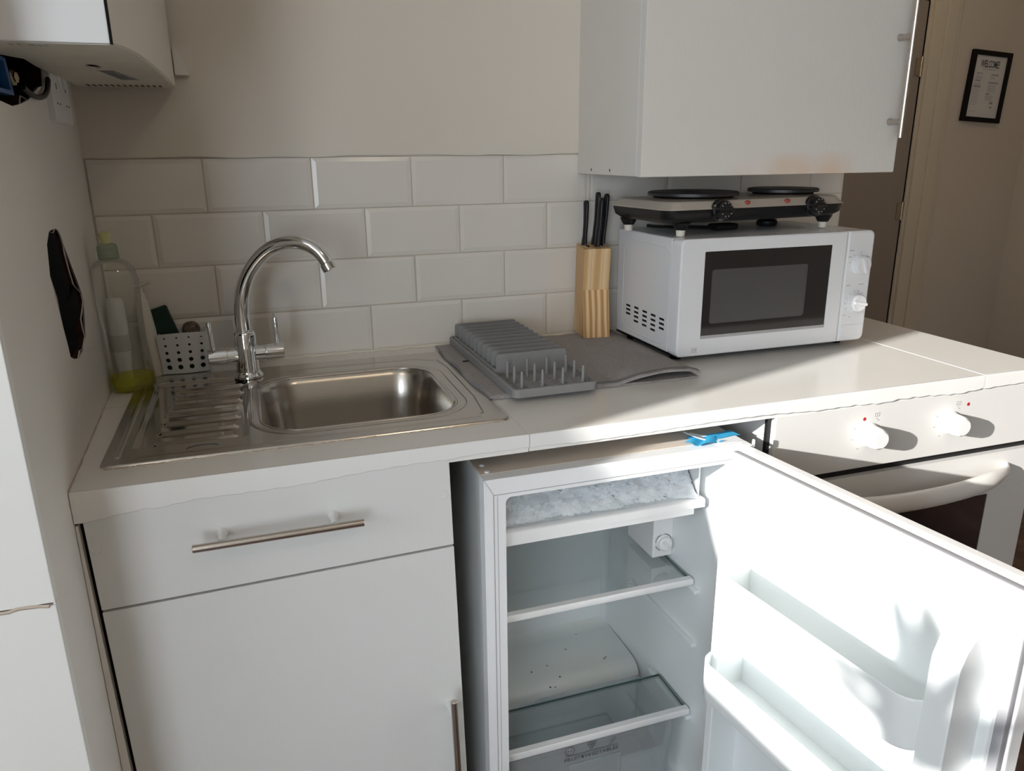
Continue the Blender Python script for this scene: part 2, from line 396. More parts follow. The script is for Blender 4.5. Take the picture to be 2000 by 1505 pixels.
for (z0, z1, y0, y1) in ((1.985, 2.0, 1.49, 1.56), (2.0, 2.06, 1.478, 1.50), (2.06, 2.11, 1.470, 1.50)):
    b.box(2.45, 3.6155, y0+.0009, y1, z0, z1, .004)
b.box(2.45, 2.58, 1.475, 1.50, 0, 2.1, .004)
struct(b.obj('trim_1', 'trim'))
struct(B().box(3.62, 4.17, 1.485, 1.50, 0, .12, .004).obj('baseboard_hall', 'trim'))
# windows (behind and left of the camera)
def window(name, mk):
    b = B(); b2 = B(); mk(b, b2); w = struct(b.obj(name, 'plastic')); b2.obj('pane', 'pane', w); return w
def mk1(b, p):
    y0, y1, z0, z1 = WY0, WY1, WZ0, WZ1
    for a, c in ((y0, y0+.05), (-2.62, -2.56)): b.box(-2.11, -2.06, a, c, z0, z1, .004)
    b.box(-2.11, -2.06, y1-.012, y1, z0, z1, .002)
    b.box(-2.11, -2.06, y0, y1, z0, z0+.02, .004); b.box(-2.11, -2.06, y0, y1, z1-.02, z1, .004)
    p.box(-2.088, -2.084, y0+.02, y1-.012, z0+.02, z1-.02)
window('window_1', mk1)
def mk2(b, p):
    for a, c in ((RX0, RX0+.05), (RX1-.05, RX1), (-1.36, -1.30)): b.box(a, c, -4.31, -4.26, RZ0, RZ1, .004)
    b.box(RX0, RX1, -4.31, -4.26, RZ0, RZ0+.05, .004); b.box(RX0, RX1, -4.31, -4.26, RZ1-.05, RZ1, .004)
    p.box(RX0+.02, RX1-.02, -4.288, -4.284, RZ0+.02, RZ1-.02)
window('window_2', mk2)
struct(B().box(-2.06, -1.78, WY0-.03, WY1+.03, WZ0-.03, WZ0, .004).obj('trim_2', 'plastic'))

# ceiling spotlights behind the camera, plus one added to brighten the hall
for i, p in enumerate(BULBS):
    t = thing('ceiling_spotlight', (p[0], p[1], 2.42), ('ceiling spotlight behind the camera, the left one', 'ceiling spotlight behind the camera, the right one', 'unseen spotlight added to brighten the hall by the taupe door')[i], 'light', 'ceiling spotlights')
    bb = B(); bb.lathe((p[0], p[1], 2.42), (0, 0, -1), [(.05, 0), (.05, .012), (.042, .016)], 20); bb.obj('rim', 'chrome', t)

# ================================================================== WORKTOP
SX0, SX1, SY0, SY1 = .047, .640, -.528, -.066
wt = thing('worktop', (.9, -.3, TOP), 'long white film-covered kitchen worktop spanning sink, fridge and cooker', 'worktop')
b = B(); b.plate([(.026, -.5985), (.6475, -.5985), (.6475, -.0005), (.002, -.0005), (.0095, -.2445)] if False else [(.0215, -.5985), (.6475, -.5985), (.6475, -.0005), (.0015, -.0005)],
        [[(SX0+.012, SY0+.012), (SX1-.012, SY0+.012), (SX1-.012, SY1-.012), (SX0+.012, SY1-.012)]], lambda x, y, c: (x, y, TOP-.030*c))
b.obj('worktop_panel', 'top', wt, smooth=False)
for x0, x1 in ((.6485, 1.5665), (1.5685, 1.7445)):
    b = B(); b.box(x0, x1, -.5985, -.0005, TOP-.03, TOP, .0006, 1); b.obj('worktop_panel', 'top', wt)
b = B(); b.box(1.5665, 1.5685, -.5985, -.0005, TOP-.004, TOP+.0003); b.obj('seam', 'plastic', wt)
b = B(); b.box(.012, .075, -.236, -.2345, TOP-.001, TOP+.0003); b.obj('seam', 'skirt', wt)
# front edge: lumpy painted lower line
low = [(.0215, .8569), (.035, .8555), (.06, .859), (.1087, .8645), (.1221, .8623), (.1697, .8677), (.235, .867), (.3005, .867), (.3935, .8734), (.4719, .8759), (.5221, .8752), (.5542, .8778), (.6449, .8778), (.682, .877), (.7381, .8746), (.8368, .8755), (.9794, .8789), (1.0908, .8781), (1.187, .8732), (1.2529, .875), (1.3332, .8715), (1.3584, .8745), (1.4276, .8737), (1.5073, .8688), (1.5648, .8727), (1.6693, .8738), (1.7445, .873)]
def lowz(x):
    for (a, za), (c, zc) in zip(low, low[1:]):
        if a <= x <= c: return za+(zc-za)*(x-a)/(c-a)
    return low[-1][1]
for x0, x1, mm in ((.0215, .6475, 'topedge'), (.6485, 1.5665, 'topedge'), (1.5685, 1.7445, 'topedge')):
    n = max(8, int((x1-x0)/.012)); rings = []
    for i in range(n+1):
        x = x0+(x1-x0)*i/n; zl = lowz(x)+.0007*math.sin(x*190)
        if 1.22 < x < 1.60: zl += .0012*math.sin(x*611)*math.sin(x*97)
        rings.append([(x, -.5985, TOP), (x, -.6016, TOP-.0001), (x, -.6026, TOP-.0012), (x, -.6028, (TOP+zl)/2), (x, -.6026, zl+.0015), (x, -.6010, zl), (x, -.596, zl), (x, -.596, TOP-.001)])
    b = B(); b.loft(rings); b.obj('front_edge', mm, wt, ang=32)
b = B()
b.tube([(.0205+K*0-.0, -.597, TOP+.001)]+[(-K*(-.59+i*.03)+.0005+.0012*math.sin(i*2.7), -.59+i*.03, TOP+.0008) for i in range(13)], .0011, 5)
b.obj('cracked_joint', 'skirt', wt)

# ================================================================== SINK
sk = thing('kitchen_sink', (.34, -.3, TOP), 'inset stainless steel sink with ribbed drainer on its left', 'sink')
bx0, bx1, by0, by1 = .262, .583, -.468, -.168
dx0, dx1, dy0, dy1 = .078, .244, -.470, -.118
zt = TOP+.0032
outer = rrect(SX0, SX1, SY0, SY1, .012, 4)
holeB = rrect(bx0, bx1, by0, by1, .068, 10); holeD = rrect(dx0, dx1, dy0, dy1, .012, 3)
b = B(); b.plate(outer, [holeB, holeD], lambda x, y, c: (x, y, zt-.0008*c))
n = len(outer)
cx, cy = (SX0+SX1)/2, (SY0+SY1)/2
def grow(lp, d): return [(x+(d if x > cx else -d), y+(d if y > cy else -d)) for x, y in lp]
b.loft([[(x, y, zt) for x, y in outer], [(x, y, zt-.0010) for x, y in grow(outer, .0012)], [(x, y, TOP+.0002) for x, y in grow(outer, .0022)]], False, False)
dk = b.obj('deck', 'steel', sk)
# raised contour around bowl and along the deck edge
b = B(); c2 = rrect(bx0-.014, bx1+.014, by0-.014, by1+.018, .080, 10)
def ringtube(bb, lp, r, z, flat=.6, sub=6):
    pts = [V((x, y, z)) for x, y in lp]; nn = len(pts); rings = []
    for i, p in enumerate(pts):
        t = (pts[(i+1) % nn]-pts[i-1]).normalized(); nx = t.cross(V((0, 0, 1)))
        rings.append([p+nx*r*math.cos(2*PI*k/sub)+V((0, 0, 1))*r*flat*math.sin(2*PI*k/sub) for k in range(sub)])
    rings.append(rings[0]); bb.loft(rings, False, False)
ringtube(b, c2, .006, zt-.0012, .45, 8)
ringtube(b, rrect(bx0-.001, bx1+.001, by0-.001, by1+.001, .068, 10), .0026, zt-.0008, .8, 8)
b.tube([(bx1+.022, -.49, zt-.001), (bx1+.032, -.40, zt-.001), (bx1+.034, -.2, zt-.001), (bx1+.028, -.135, zt-.001), (bx1-.01, -.112, zt-.001), (bx0+.06, -.106, zt-.001), (bx0+.03, -.106, zt-.001)], .0055, 8, (1, .4))
b.tube([(dx0-.014, -.50, zt-.001), (dx0-.014, -.13, zt-.001), (dx0+.02, -.096, zt-.001), (.19, -.096, zt-.001)], .0055, 8, (1, .4))
b.tube([(.075, -.508, zt-.001), (.6, -.508, zt-.001)], .004, 8, (1, .4))
b.obj('raised_bead', 'steel', sk, ang=80)
# bowl
rings = []
for k, (ins, dz, rr) in enumerate([(0, 0, .068), (.003, -.004, .066), (.007, -.012, .064), (.014, -.060, .060), (.022, -.110, .056), (.030, -.132, .052), (.044, -.145, .046), (.066, -.150, .036), (.10, -.1515, .03)]):
    rings.append([(x, y, zt-.0006+dz) for x, y in rrect(bx0+ins, bx1-ins, by0+ins, by1-ins, rr, 10)])
b = B(); b.loft(rings, False, False)
b.loft([rings[-1], [(x*.0+.4225, y*.0-.318, zt-.153) for x, y, z in rings[-1]]], False, False)
b.obj('bowl', 'bowlsteel', sk, ang=80)
b = B(); b.loft([[(x+(.0016 if x > .4225 else -.0016), y+(.0016 if y > -.318 else -.0016), z-.0016) for x, y, z in r] for r in rings[2:]], False, True); b.obj('bowl_underside', 'grey', sk, ang=80)
b = B(); b.lathe((.4225, -.318, zt-.1525), (0, 0, 1), [(.042, 0), (.042, .002), (.036, .003), (.033, 0), (.012, -.001)], 28); b.obj('drain', 'chrome', sk)
# drainer heightfield
NR = 6
def drain(u, v):
    x = dx0+(dx1-dx0)*u; y = dy0+(dy1-dy0)*v
    e = min((x-dx0), (dx1-x), (y-dy0), (dy1-y)); d = min(1, e/.012); z = -.0045*(d*d*(3-2*d))
    ph = (y+.453)/.047; k = round(ph); lx = .104+.0022*k; rx = .226+.002*k
    if 0 <= k <= NR and lx < x < rx:
        w = max(0, 1-abs(ph-k)*.047/.0085); en = min(1, min(x-lx, rx-x)/.008)
        z += .0052*(w*w*(3-2*w))*en
    z -= .0015*(v*0+(1-(x-dx0)/(dx1-dx0))*0)
    return (x, y, zt-.0002+z)
b = B(); b.grid(200, 240, drain); b.obj('drainer', 'drainsteel', sk, ang=80)
b = B(); b.tube([(.178+.022*math.cos(a), -.495+.010*math.sin(a), zt+.0003) for a in [math.radians(t) for t in range(20, 200, 20)]], .0008, 5); b.obj('stamped_mark', 'ink', sk)
# old sealant flecks along the sink edge
b = B()
for i in range(70):
    x = random.uniform(.05, .64); w = random.uniform(.003, .012)
    b.box(x, x+w, -.5345+random.uniform(-.001, .001), -.5315, TOP-.0004, TOP+.0008+random.random()*.0006)
b.obj('sealant_flecks', 'skirt', sk, smooth=False)['kind'] = 'stuff'

# ================================================================== MIXER TAP
tx, ty = .2456, -.1265; tz = TOP+.004
tp = thing('mixer_tap', (tx, ty, tz), 'tall chrome swan-neck mixer tap with two lever handles behind sink', 'tap')
b = B(); b.lathe((tx, ty, tz), (0, 0, 1), [(.027, 0), (.027, .004), (.0235, .008), (.0215, .012), (.0205, .05), (.0205, .082), (.018, .088), (.0165, .089)], 28)
b.obj('body', 'chrome', tp)
ax = V((math.cos(math.radians(3)), math.sin(math.radians(3)), 0)); hz = TOP+.049
for s_ in (-1, 1):
    b = B(); c0 = V((tx, ty, hz))+ax*s_*.016; b.lathe(c0, ax*s_, [(.0145, 0), (.0145, .018), (.0152, .0185), (.0152, .0195), (.0158, .020), (.0158, .051), (.0145, .053)], 24)
    h = b.obj('valve_handle', 'chrome', tp)
    q = c0+ax*s_*.042; b = B(); b.lathe(q+V((0, 0, .012)), (s_*.03-.03, .0, 1), [(.0042, 0), (.0042, .030), (.0048, .034), (.0048, .052), (.0036, .054)], 14); b.obj('lever', 'chrome', h)
sd = V((math.cos(math.radians(-22)), math.sin(math.radians(-22)), 0))
prof = [(0, .086), (-.001, .118), (.002, .150), (.011, .181), (.026, .209), (.046, .232), (.069, .249), (.093, .2575), (.116, .259), (.136, .254), (.153, .244), (.164, .231), (.170, .220)]
pts = [V((tx, ty, TOP))+sd*a+V((0, 0, z)) for a, z in prof]
# smooth by Catmull-Rom
sm = []
for i in range(len(pts)-1):
    p0, p1, p2, p3 = pts[max(i-1, 0)], pts[i], pts[i+1], pts[min(i+2, len(pts)-1)]
    for k in range(4):
        t = k/4; sm.append(.5*((2*p1)+(p2-p0)*t+(2*p0-5*p1+4*p2-p3)*t*t+(3*p1-p0-3*p2+p3)*t**3))
sm.append(pts[-1])
b = B(); b.tube(sm, [.0138-.0022*i/len(sm) for i in range(len(sm))], 20); b.obj('spout', 'chrome', tp, ang=70)
e = sm[-1]; ed = (sm[-1]-sm[-3]).normalized()
b = B(); b.lathe(e-ed*.003, ed, [(.0118, 0), (.0136, .002), (.0136, .014), (.0125, .016), (.009, .016), (.009, .012)], 20); b.obj('aerator', 'chrome', tp)
b = B(); b.lathe((tx, ty, tz+.084), (0, 0, 1), [(.0165, 0), (.0172, .002), (.0172, .006), (.0145, .008)], 24); b.obj('collar', 'chrome', tp)

# ================================================================== BOTTLES IN THE CORNER
bx, by = .046, -.135; bz = TOP+.0005
lean = Matrix.Translation((bx, by, bz)) @ Matrix.Rotation(math.radians(-2.0), 4, 'Y') @ Matrix.Translation((-bx, -by, -bz))
so_ = thing('dish_soap_bottle', (bx, by, bz), 'clear plastic washing-up liquid bottle with green cap, nearly empty, by left wall', 'bottle')
prof = [(.030, 0), (.0355, .006), (.0365, .02), (.0345, .06), (.0330, .10), (.0345, .14), (.0375, .175), (.0385, .20), (.0345, .222), (.024, .236), (.016, .240), (.0145, .243)]
b = B(); b.lathe((bx, by, bz), (0, 0, 1), prof, 40, sx=1.06, sy=.72); b.obj('bottle_body', 'clearpet', so_, xf=lean, ang=80)
b = B(); b.lathe((bx, by, bz+.0015), (0, 0, 1), [(.028, 0), (.0335, .006), (.0348, .018), (.0345, .030), (.0005, .030)], 40, sx=1.06, sy=.72, cap1=False); b.obj('liquid', 'liquid', so_, xf=lean, ang=60)
b = B(); b.lathe((bx, by, bz+.240), (0, 0, 1), [(.0165, 0), (.0165, .020), (.0150, .025), (.009, .027)], 30); cap = b.obj('screw_cap', 'cap', so_, xf=lean)
b = B()
for k in range(5): b.lathe((bx, by, bz+.243+k*.004), (0, 0, 1), [(.0166, 0), (.0172, .001), (.0166, .002)], 30, False, False)
b.obj('cap_ridge', 'cap', cap, xf=lean)
b = B(); b.lathe((bx, by, bz+.266), (0, 0, 1), [(.0075, 0), (.008, .008), (.0095, .014), (.0105, .016), (.0105, .019), (.006, .021)], 20); b.obj('nozzle', 'nozzle', cap, xf=lean)

px, py = .073, -.0385
pb = thing('pump_bottle', (px, py, TOP), 'slim white pump bottle standing between clear soap bottle and caddy', 'bottle')
lean2 = Matrix.Translation((px, py, TOP)) @ Matrix.Rotation(math.radians(-2.5), 4, 'Y') @ Matrix.Translation((-px, -py, -TOP))
b = B(); b.lathe((px, py, TOP+.0005), (0, 0, 1), [(.0165, 0), (.018, .003), (.018, .02), (.015, .09), (.0115, .135), (.0105, .147), (.008, .149)], 28); b.obj('bottle_body', 'creamplastic', pb, xf=lean2, ang=70)
b = B(); b.lathe((px, py, TOP+.148), (0, 0, 1), [(.0075, 0), (.0075, .012), (.006, .014), (.0045, .015), (.0045, .026)], 18)
b.obj('neck', 'creamplastic', pb, xf=lean2)
b = B(); b.tube([(px-.008, py, TOP+.176), (px+.004, py, TOP+.177), (px+.020, py-.002, TOP+.1825)], [.0055, .005, .003], 10, (1, .7)); b.obj('pump_spout', 'creamplastic', pb, xf=lean2)
wx, wy = .0225, -.058
wbt = thing('tube_bottle', (wx, wy, TOP), 'white tapered tube bottle in the corner behind the clear soap bottle', 'bottle')
b = B(); b.lathe((wx, wy, TOP+.0005), (-.0, .00, 1), [(.0115, 0), (.0125, .002), (.0125, .022), (.0145, .03), (.0165, .11), (.0155, .150), (.013, .158)], 24, sx=1, sy=.8); b.obj('bottle_body', 'plastic', wbt, ang=70)
b = B(); b.lathe((wx, wy, TOP+.0585), (0, 0, 1), [(.0162, 0), (.0165, .002), (.0166, .03), (.0163, .032)], 24, False, False, sx=1.01, sy=.82); b.obj('paper_label', 'paper', wbt)

# sponge caddy
qx0, qx1 = .0885, .1735; qz = TOP+.0045
cdy = thing('sink_caddy', (.131, -.035, TOP), 'white sink caddy with rows of round holes beside the tap', 'caddy')
def cmap(a, z, c):      # a 0..1 across; curved front
    x = qx0+(qx1-qx0)*a+(a-.5)*.010*(z/.078); y = -.0545-.0085*math.sin(PI*a)-.003*(z/.078)+.0018*c
    return (x, y, qz+z+.003*(1-(2*a-1)**2)*(z/.078))
hl = []
rad = [.0046, .0040, .0030, .0023, .0017]
for j in range(5):
    for i in range(4):
        a = .15+.235*i; hl.append([(a+rad[j]/.085*math.cos(2*PI*k/12), .0125+.0142*j+rad[j]*1.05*math.sin(2*PI*k/12)) for k in range(12)])
N = 16
b = B(); b.plate([(i/N, 0) for i in range(N+1)]+[(1, .078)]+[(1-i/N, .078) for i in range(1, N+1)], hl, cmap)
b.obj('front_panel', 'plastic', cdy, ang=50)
b = B(); b.box(qx0-.001, qx0+.001, -.056, -.006, qz, qz+.077, .0005); b.box(qx1-.001, qx1+.001, -.056, -.006, qz, qz+.077, .0005); b.box(qx0-.001, qx1+.001, -.0075, -.0055, qz, qz+.080, .0005); b.box(qx0, qx1, -.056, -.006, qz, qz+.002)
b.obj('bin', 'plastic', cdy)
b = B(); b.box(.0915, .1700, -.0505, -.0430, qz+.003, qz+.068, .003, 2); tag(b.obj('hole_shade_pad', 'sponge'), 'flat dark pad added as shade behind the round holes of the sink caddy', 'sponge')  # dark pad added so the caddy holes read as deep shade
sx_ = Matrix.Translation((.100, -.030, .985)) @ Matrix.Rotation(math.radians(-17), 4, 'Y') @ Matrix.Rotation(math.radians(-8), 4, 'X')
b = B(); b.box(-.018, .020, -.010, .010, -.045, .047, .004, 2); tag(b.obj('scouring_sponge', 'sponge', xf=sx_), 'dark green scouring sponge standing in the white sink caddy', 'sponge')
b = B()
for k in range(46):
    a = V((random.gauss(0, 1), random.gauss(0, 1), random.gauss(0, 1))).normalized(); u_ = a.orthogonal().normalized(); w_ = a.cross(u_); R = random.uniform(.009, .0165)
    off = a*math.sqrt(max(0, .0165**2-R**2))*random.choice((-1, 1))
    b.tube([V((.146, -.032, .984))+off+u_*R*math.cos(t*PI/6)+w_*R*math.sin(t*PI/6) for t in range(13)], .0006, 4)
tag(b.obj('steel_scrubber', 'wool'), 'round metal wire scrubber in the right side of the sink caddy', 'scrubber')

# ================================================================== DRYING MAT + RACK
mt = thing('drying_mat', (.85, -.21, TOP), 'folded grey microfibre drying mat lying right of the sink', 'mat')
def mz(x, y):
    z = TOP+.0045+.0006*math.sin(x*60+y*25)
    t = min(1, max(0, (x-.88)/.178)); d = math.sin(PI*t**1.35)**.8*max(0, (-.25-y)/.175)      # near right-hand corner puffs up between the folds
    return z+.0125*min(1, d)+.004*t*max(0, (-.25-y)/.175)
def edge_poly():
    pts = []
    for i in range(25): y = .0-.42*i/24; pts.append((.637+.0035*math.sin(i*1.1)+(.008 if i > 21 else 0)*0, y-.012*0))
    return pts
def mtop(u, v):
    y0 = -.425-.005*u; y1 = -.030+.0*u; y = y0+(y1-y0)*v
    xl = .634+.0022*math.sin(v*15)+.006*(1-v)**4; xr = 1.060-.012*(1-v)*0+.006*v-.006
    x = xl+(xr-xl)*u
    if v < .02: y += .001*math.sin(u*40)
    # tuck down at the rim
    e = min(u*.42, (1-u)*.42, v*.39, (1-v)*.39); k = max(0, 1-e/.006)
    return x, y, k
def layer(z_off, shr, curl):
    def f(u, v):
        x, y, k = mtop(shr+u*(1-2*shr), shr+v*(1-2*shr)); z = mz(x, y)
        if curl: z += .004*max(0, 1-u*30)*math.sin(v*9)**2
        return V((x, y, z+z_off-.0018*k*k))
    return f
ft, fb = layer(.0042, 0, True), layer(.0004, .0, False)
def slab(bb, f1, f0, nu=60, nv=50):
    bm = bmesh.new(); gt = [[bm.verts.new(f1(i/nu, j/nv)) for j in range(nv+1)] for i in range(nu+1)]; gb = [[bm.verts.new(f0(i/nu, j/nv)) for j in range(nv+1)] for i in range(nu+1)]
    for i in range(nu):
        for j in range(nv):
            bm.faces.new((gt[i][j], gt[i+1][j], gt[i+1][j+1], gt[i][j+1])); bm.faces.new((gb[i][j+1], gb[i+1][j+1], gb[i+1][j], gb[i][j]))
    for i in range(nu):
        bm.faces.new((gt[i+1][0], gt[i][0], gb[i][0], gb[i+1][0])); bm.faces.new((gt[i][nv], gt[i+1][nv], gb[i+1][nv], gb[i][nv]))
    for j in range(nv):
        bm.faces.new((gt[0][j], gt[0][j+1], gb[0][j+1], gb[0][j])); bm.faces.new((gt[nu][j+1], gt[nu][j], gb[nu][j], gb[nu][j+1]))
    bb.merge(bm)
b = B(); slab(b, ft, fb); b.obj('top_layer', 'cloth', mt, ang=80)
def low1(u, v):
    x, y, k = mtop(.01+u*.985, .004+v*.96); return V((x, y, TOP+.0040+.0004*math.sin(x*50)))
def low0(u, v):
    x, y, k = mtop(.01+u*.985, .004+v*.96); return V((x, y, TOP+.0006))
b = B(); slab(b, low1, low0, 30, 24); b.obj('bottom_layer', 'cloth', mt, ang=80)
b = B()
ptsn = [ft(i/60, .012)+V((0, 0, .0008)) for i in range(28, 61)]
b.tube(ptsn, .0009, 5)
for i in range(0, 64):
    p = ft(.5+i/128, .016); q = ft(.5+i/128+.004, .034); b.tube([p+V((0, 0, .0006)), (p+q)/2+V((0, 0, .0010)), q+V((0, 0, .0006))], .0006, 4)
o = b.obj('hem_stitching', 'hem', mt); o['kind'] = 'stuff'
b = B(); b.tube([fb(1, v/20)+V((.0, 0, .0018)) for v in range(21)], .0030, 8); b.obj('fold', 'cloth', mt, ang=80)
b = B(); b.box(.655, .667, -.190, -.186, .9095, .9105); b.obj('burn_hole', 'dark', mt)

rk = thing('dish_rack', (.75, -.24, .909), 'low grey silicone dish rack with upright dividers and pegs on mat', 'dish rack')
ra = math.radians(.6); RZ = .9100
rxf = Matrix.Translation((.672, -.458, 0)) @ Matrix.Rotation(ra, 4, 'Z')
LW, LD = .160, .435
b = B(); o_ = rrect(0, LW, 0, LD, .012, 4); i_ = rrect(.006, LW-.006, .006, LD-.006, .008, 4)
b.loft([[(x, y, RZ) for x, y in o_], [(x, y, RZ+.013) for x, y in o_], [(x*.985+.0012, y*.995+.001, RZ+.0145) for x, y in o_], [(x, y, RZ+.0145) for x, y in i_], [(x, y, RZ+.0085) for x, y in i_]], True, True, xf=rxf)
b.obj('tray', 'silicone', rk)
nd = 11
for k in range(nd):
    y = .128+k*.0285
    pr = rrect(.010, .150, 0, .038, .006, 4)
    pr = [(x, z) for x, z in pr]
    b = B(); b.loft([[(x, y-.0012, RZ+.008+z) for x, z in pr], [(x, y+.0012, RZ+.008+z) for x, z in pr]], xf=rxf)
    # solid web to the next one along the left side, as moulded
    b.obj('divider', 'silicone', rk, ang=30)
b = B(); b.box(.007, .012, .128, .128+10*.0285, RZ+.008, RZ+.018, .001, 1, xf=rxf); b.box(LW-.012, LW-.007, .128, .128+10*.0285, RZ+.008, RZ+.018, .001, 1, xf=rxf); b.obj('side_rib', 'silicone', rk)
for j in range(3):
    for i in range(4):
        x = .022+.0385*i; y = .020+j*.0385
        b = B(); b.lathe((x, y, RZ+.008), (0, 0, 1), [(.0036, 0), (.0030, .012), (.0023, .031), (.0015, .033)], 10)
        b.obj('peg', 'silicone', rk, xf=rxf)
b = B()
for i in range(8):
    for j in range(7):
        x = .014+i*.0188; y = .014+j*.0165
        b.box(-.005, .005, -.0007, .0007, 0, .0012, xf=rxf @ Matrix.Translation((x, y, RZ+.0082)) @ Matrix.Rotation(math.radians(45), 4, 'Z'))
        b.box(-.005, .005, -.0007, .0007, 0, .0012, xf=rxf @ Matrix.Translation((x, y, RZ+.0082)) @ Matrix.Rotation(math.radians(-45), 4, 'Z'))
b.obj('floor_ribs', 'silicone', rk, smooth=False)['kind'] = 'stuff'

# ================================================================== KNIFE BLOCK
KB = Matrix.Translation((.966, -.0790, .9095)) @ Matrix.Rotation(math.radians(-7.5), 4, 'Z')
kb = thing('knife_block', (.995, -.05, .9095), 'pale pine knife block standing on the grey mat by the tiles', 'knife block')
pu = [(.0745, 0), (.004, 0), (.004, .106), (-.0065, .198), (.060, .203)]       # (depth, z) tall slotted body
b = B(); W1 = .060
b.loft([[(0, d_, z) for d_, z in pu], [(.0165, d_, z) for d_, z in pu]], xf=KB); b.obj('side_board', 'pine', kb, ang=20)
b = B(); b.loft([[(.0170, d_, z) for d_, z in pu], [(.0430, d_, z) for d_, z in pu]], xf=KB); b.obj('centre_board', 'pine', kb, ang=20)
b = B(); b.loft([[(.0435, d_, z) for d_, z in pu], [(W1, d_, z) for d_, z in pu]], xf=KB); b.obj('side_board', 'pine', kb, ang=20)
b = B(); b.loft([[(x, d_, z) for d_, z in [(.0035, 0), (-.012, 0), (.0035, .106)]] for x in (0, .0605)], xf=KB)
pf = b.obj('front_wedge', 'pine2', kb, ang=20)
b = B()
for x, d_ in ((.012, .048), (.012, .012), (.036, .048), (.036, .012), (.050, .03)):
    b.box(x-.0008, x+.0008, d_-.012, d_+.012, .2015, .2042, xf=KB)
b.obj('slot', 'dark', kb, smooth=False)
kd = V((0.02, -.055, 1)).normalized()
labels = ['black-handled knife leftmost in the pine block, standing apart from the rest', 'black-handled knife in the block, tallest, left of the right-hand cluster', 'black-handled knife in front of the tallest one in the pine block', 'black-handled knife furthest right in the pine block']
def knife(x, d_, L, lab, tx_=0.0):
    p0 = KB @ V((x, d_, .199)); ex = V((1, 0, 0)); ax_ = V((tx_, -.05, 1)).normalized()
    t = thing('kitchen_knife', p0, lab, 'knife', 'knives in the pine block')
    sec = [(.0, .0062, .0105), (.010, .0060, .0100), (.022, .0052, .0080), (L*.5, .0052, .0085), (L-.018, .0056, .0095), (L-.006, .0058, .0105), (L-.001, .0045, .0080), (L, .002, .004)]
    rings = []
    for h, a_, c_ in sec:
        o__ = p0+ax_*(h+.003)+V((0, -.004*math.sin(h/L*PI), 0))
        rings.append([o__+V((a_*.95*math.cos(2*PI*i/14), c_*.95*math.sin(2*PI*i/14), 0)) for i in range(14)])
    b = B(); b.loft(rings); b.obj('handle', 'black', t, ang=70)
    b = B(); b.box(-.0006, .0006, -.011, .011, -.0, .006, xf=Matrix.Translation(p0)); b.obj('blade', 'steel', t)
knife(.0125, .044, .098, labels[0], .015)
knife(.036, .048, .115, labels[1], .055)
knife(.034, .016, .105, labels[2], .06)
knife(.052, .036, .112, labels[3], .06)

# ================================================================== MICROWAVE
mx0, mx1, my0, my1, mz0, mz1 = 1.0555, 1.5185, -.335, -.062, .9145, 1.1495
mw = thing('microwave', (1.29, -.2, TOP), 'white microwave oven with black window and two dials on worktop', 'microwave')
b = B(); b.box(mx0+.0015, mx1-.003, my0+.0375, my1, mz0+.003, mz1-.001, .004, 3); b.obj('casing', 'mwside', mw)
b = B(); b.box(mx0+.0035, mx1-.005, my0+.033, my0+.040, mz0+.006, mz1-.004); b.obj('seam', 'dark', mw)
fr_ = rrect(mx0, mx1, mz0, mz1, .012, 5)
def sh(lp, d):
    cx_, cz_ = (mx0+mx1)/2, (mz0+mz1)/2
    return [(x+(d if x < cx_ else -d), z+(d if z < cz_ else -d)) for x, z in lp]
b = B()   # door: front frame with window opening
dxr = 1.4495
def fpl(bb, x0, x1, holes, rl=.012, rr_=.012):
    n = 5; o = []
    for cx_, cz_, a0, r in ((x1-rr_, mz1-rr_, 0, rr_), (x0+rl, mz1-rl, 90, rl), (x0+rl, mz0+rl, 180, rl), (x1-rr_, mz0+rr_, 270, rr_)):
        for i in range(n+1): a = math.radians(a0+90*i/n); o.append((cx_+r*math.cos(a), cz_+r*math.sin(a)))
    def shr(lp, d): 
        mx_, mz_ = (x0+x1)/2, (mz0+mz1)/2
        return [(x+(d if x < mx_ else -d), z+(d if z < mz_ else -d)) for x, z in lp]
    bb.plate(shr(o, .004), holes, lambda x, z, c: (x, my0+.004*c, z))
    bb.loft([[(x, my0, z) for x, z in shr(o, .004)], [(x, my0+.0012, z) for x, z in shr(o, .0012)], [(x, my0+.004, z) for x, z in o], [(x, my0+.034, z) for x, z in o]], False, True)
fpl(b, mx0, dxr, [rrect(1.1095, 1.4115, .9500, 1.1235, .002, 2)], .012, .0015)
dr = b.obj('door', 'applianceW', mw)
b = B(); b.plate(rrect(1.109, 1.412, .9495, 1.124, .002, 2), [rrect(1.1285, 1.3570, .9785, 1.0875, .006, 4)], lambda x, z, c: (x, my0+.0012+.001*c, z)); b.obj('window_surround', 'windowblack', dr)
b = B(); b.box(1.120, 1.365, my0+.0025, my0+.004, .97, 1.095); b.obj('mesh_screen', 'mesh', dr)
b = B(); b.box(1.109, 1.412, my0-.0004, my0+.0012, .9495, .9560, .0005, 1); b.obj('lower_lip', 'grey', dr)
b = B()
for i in range(4):
    pass
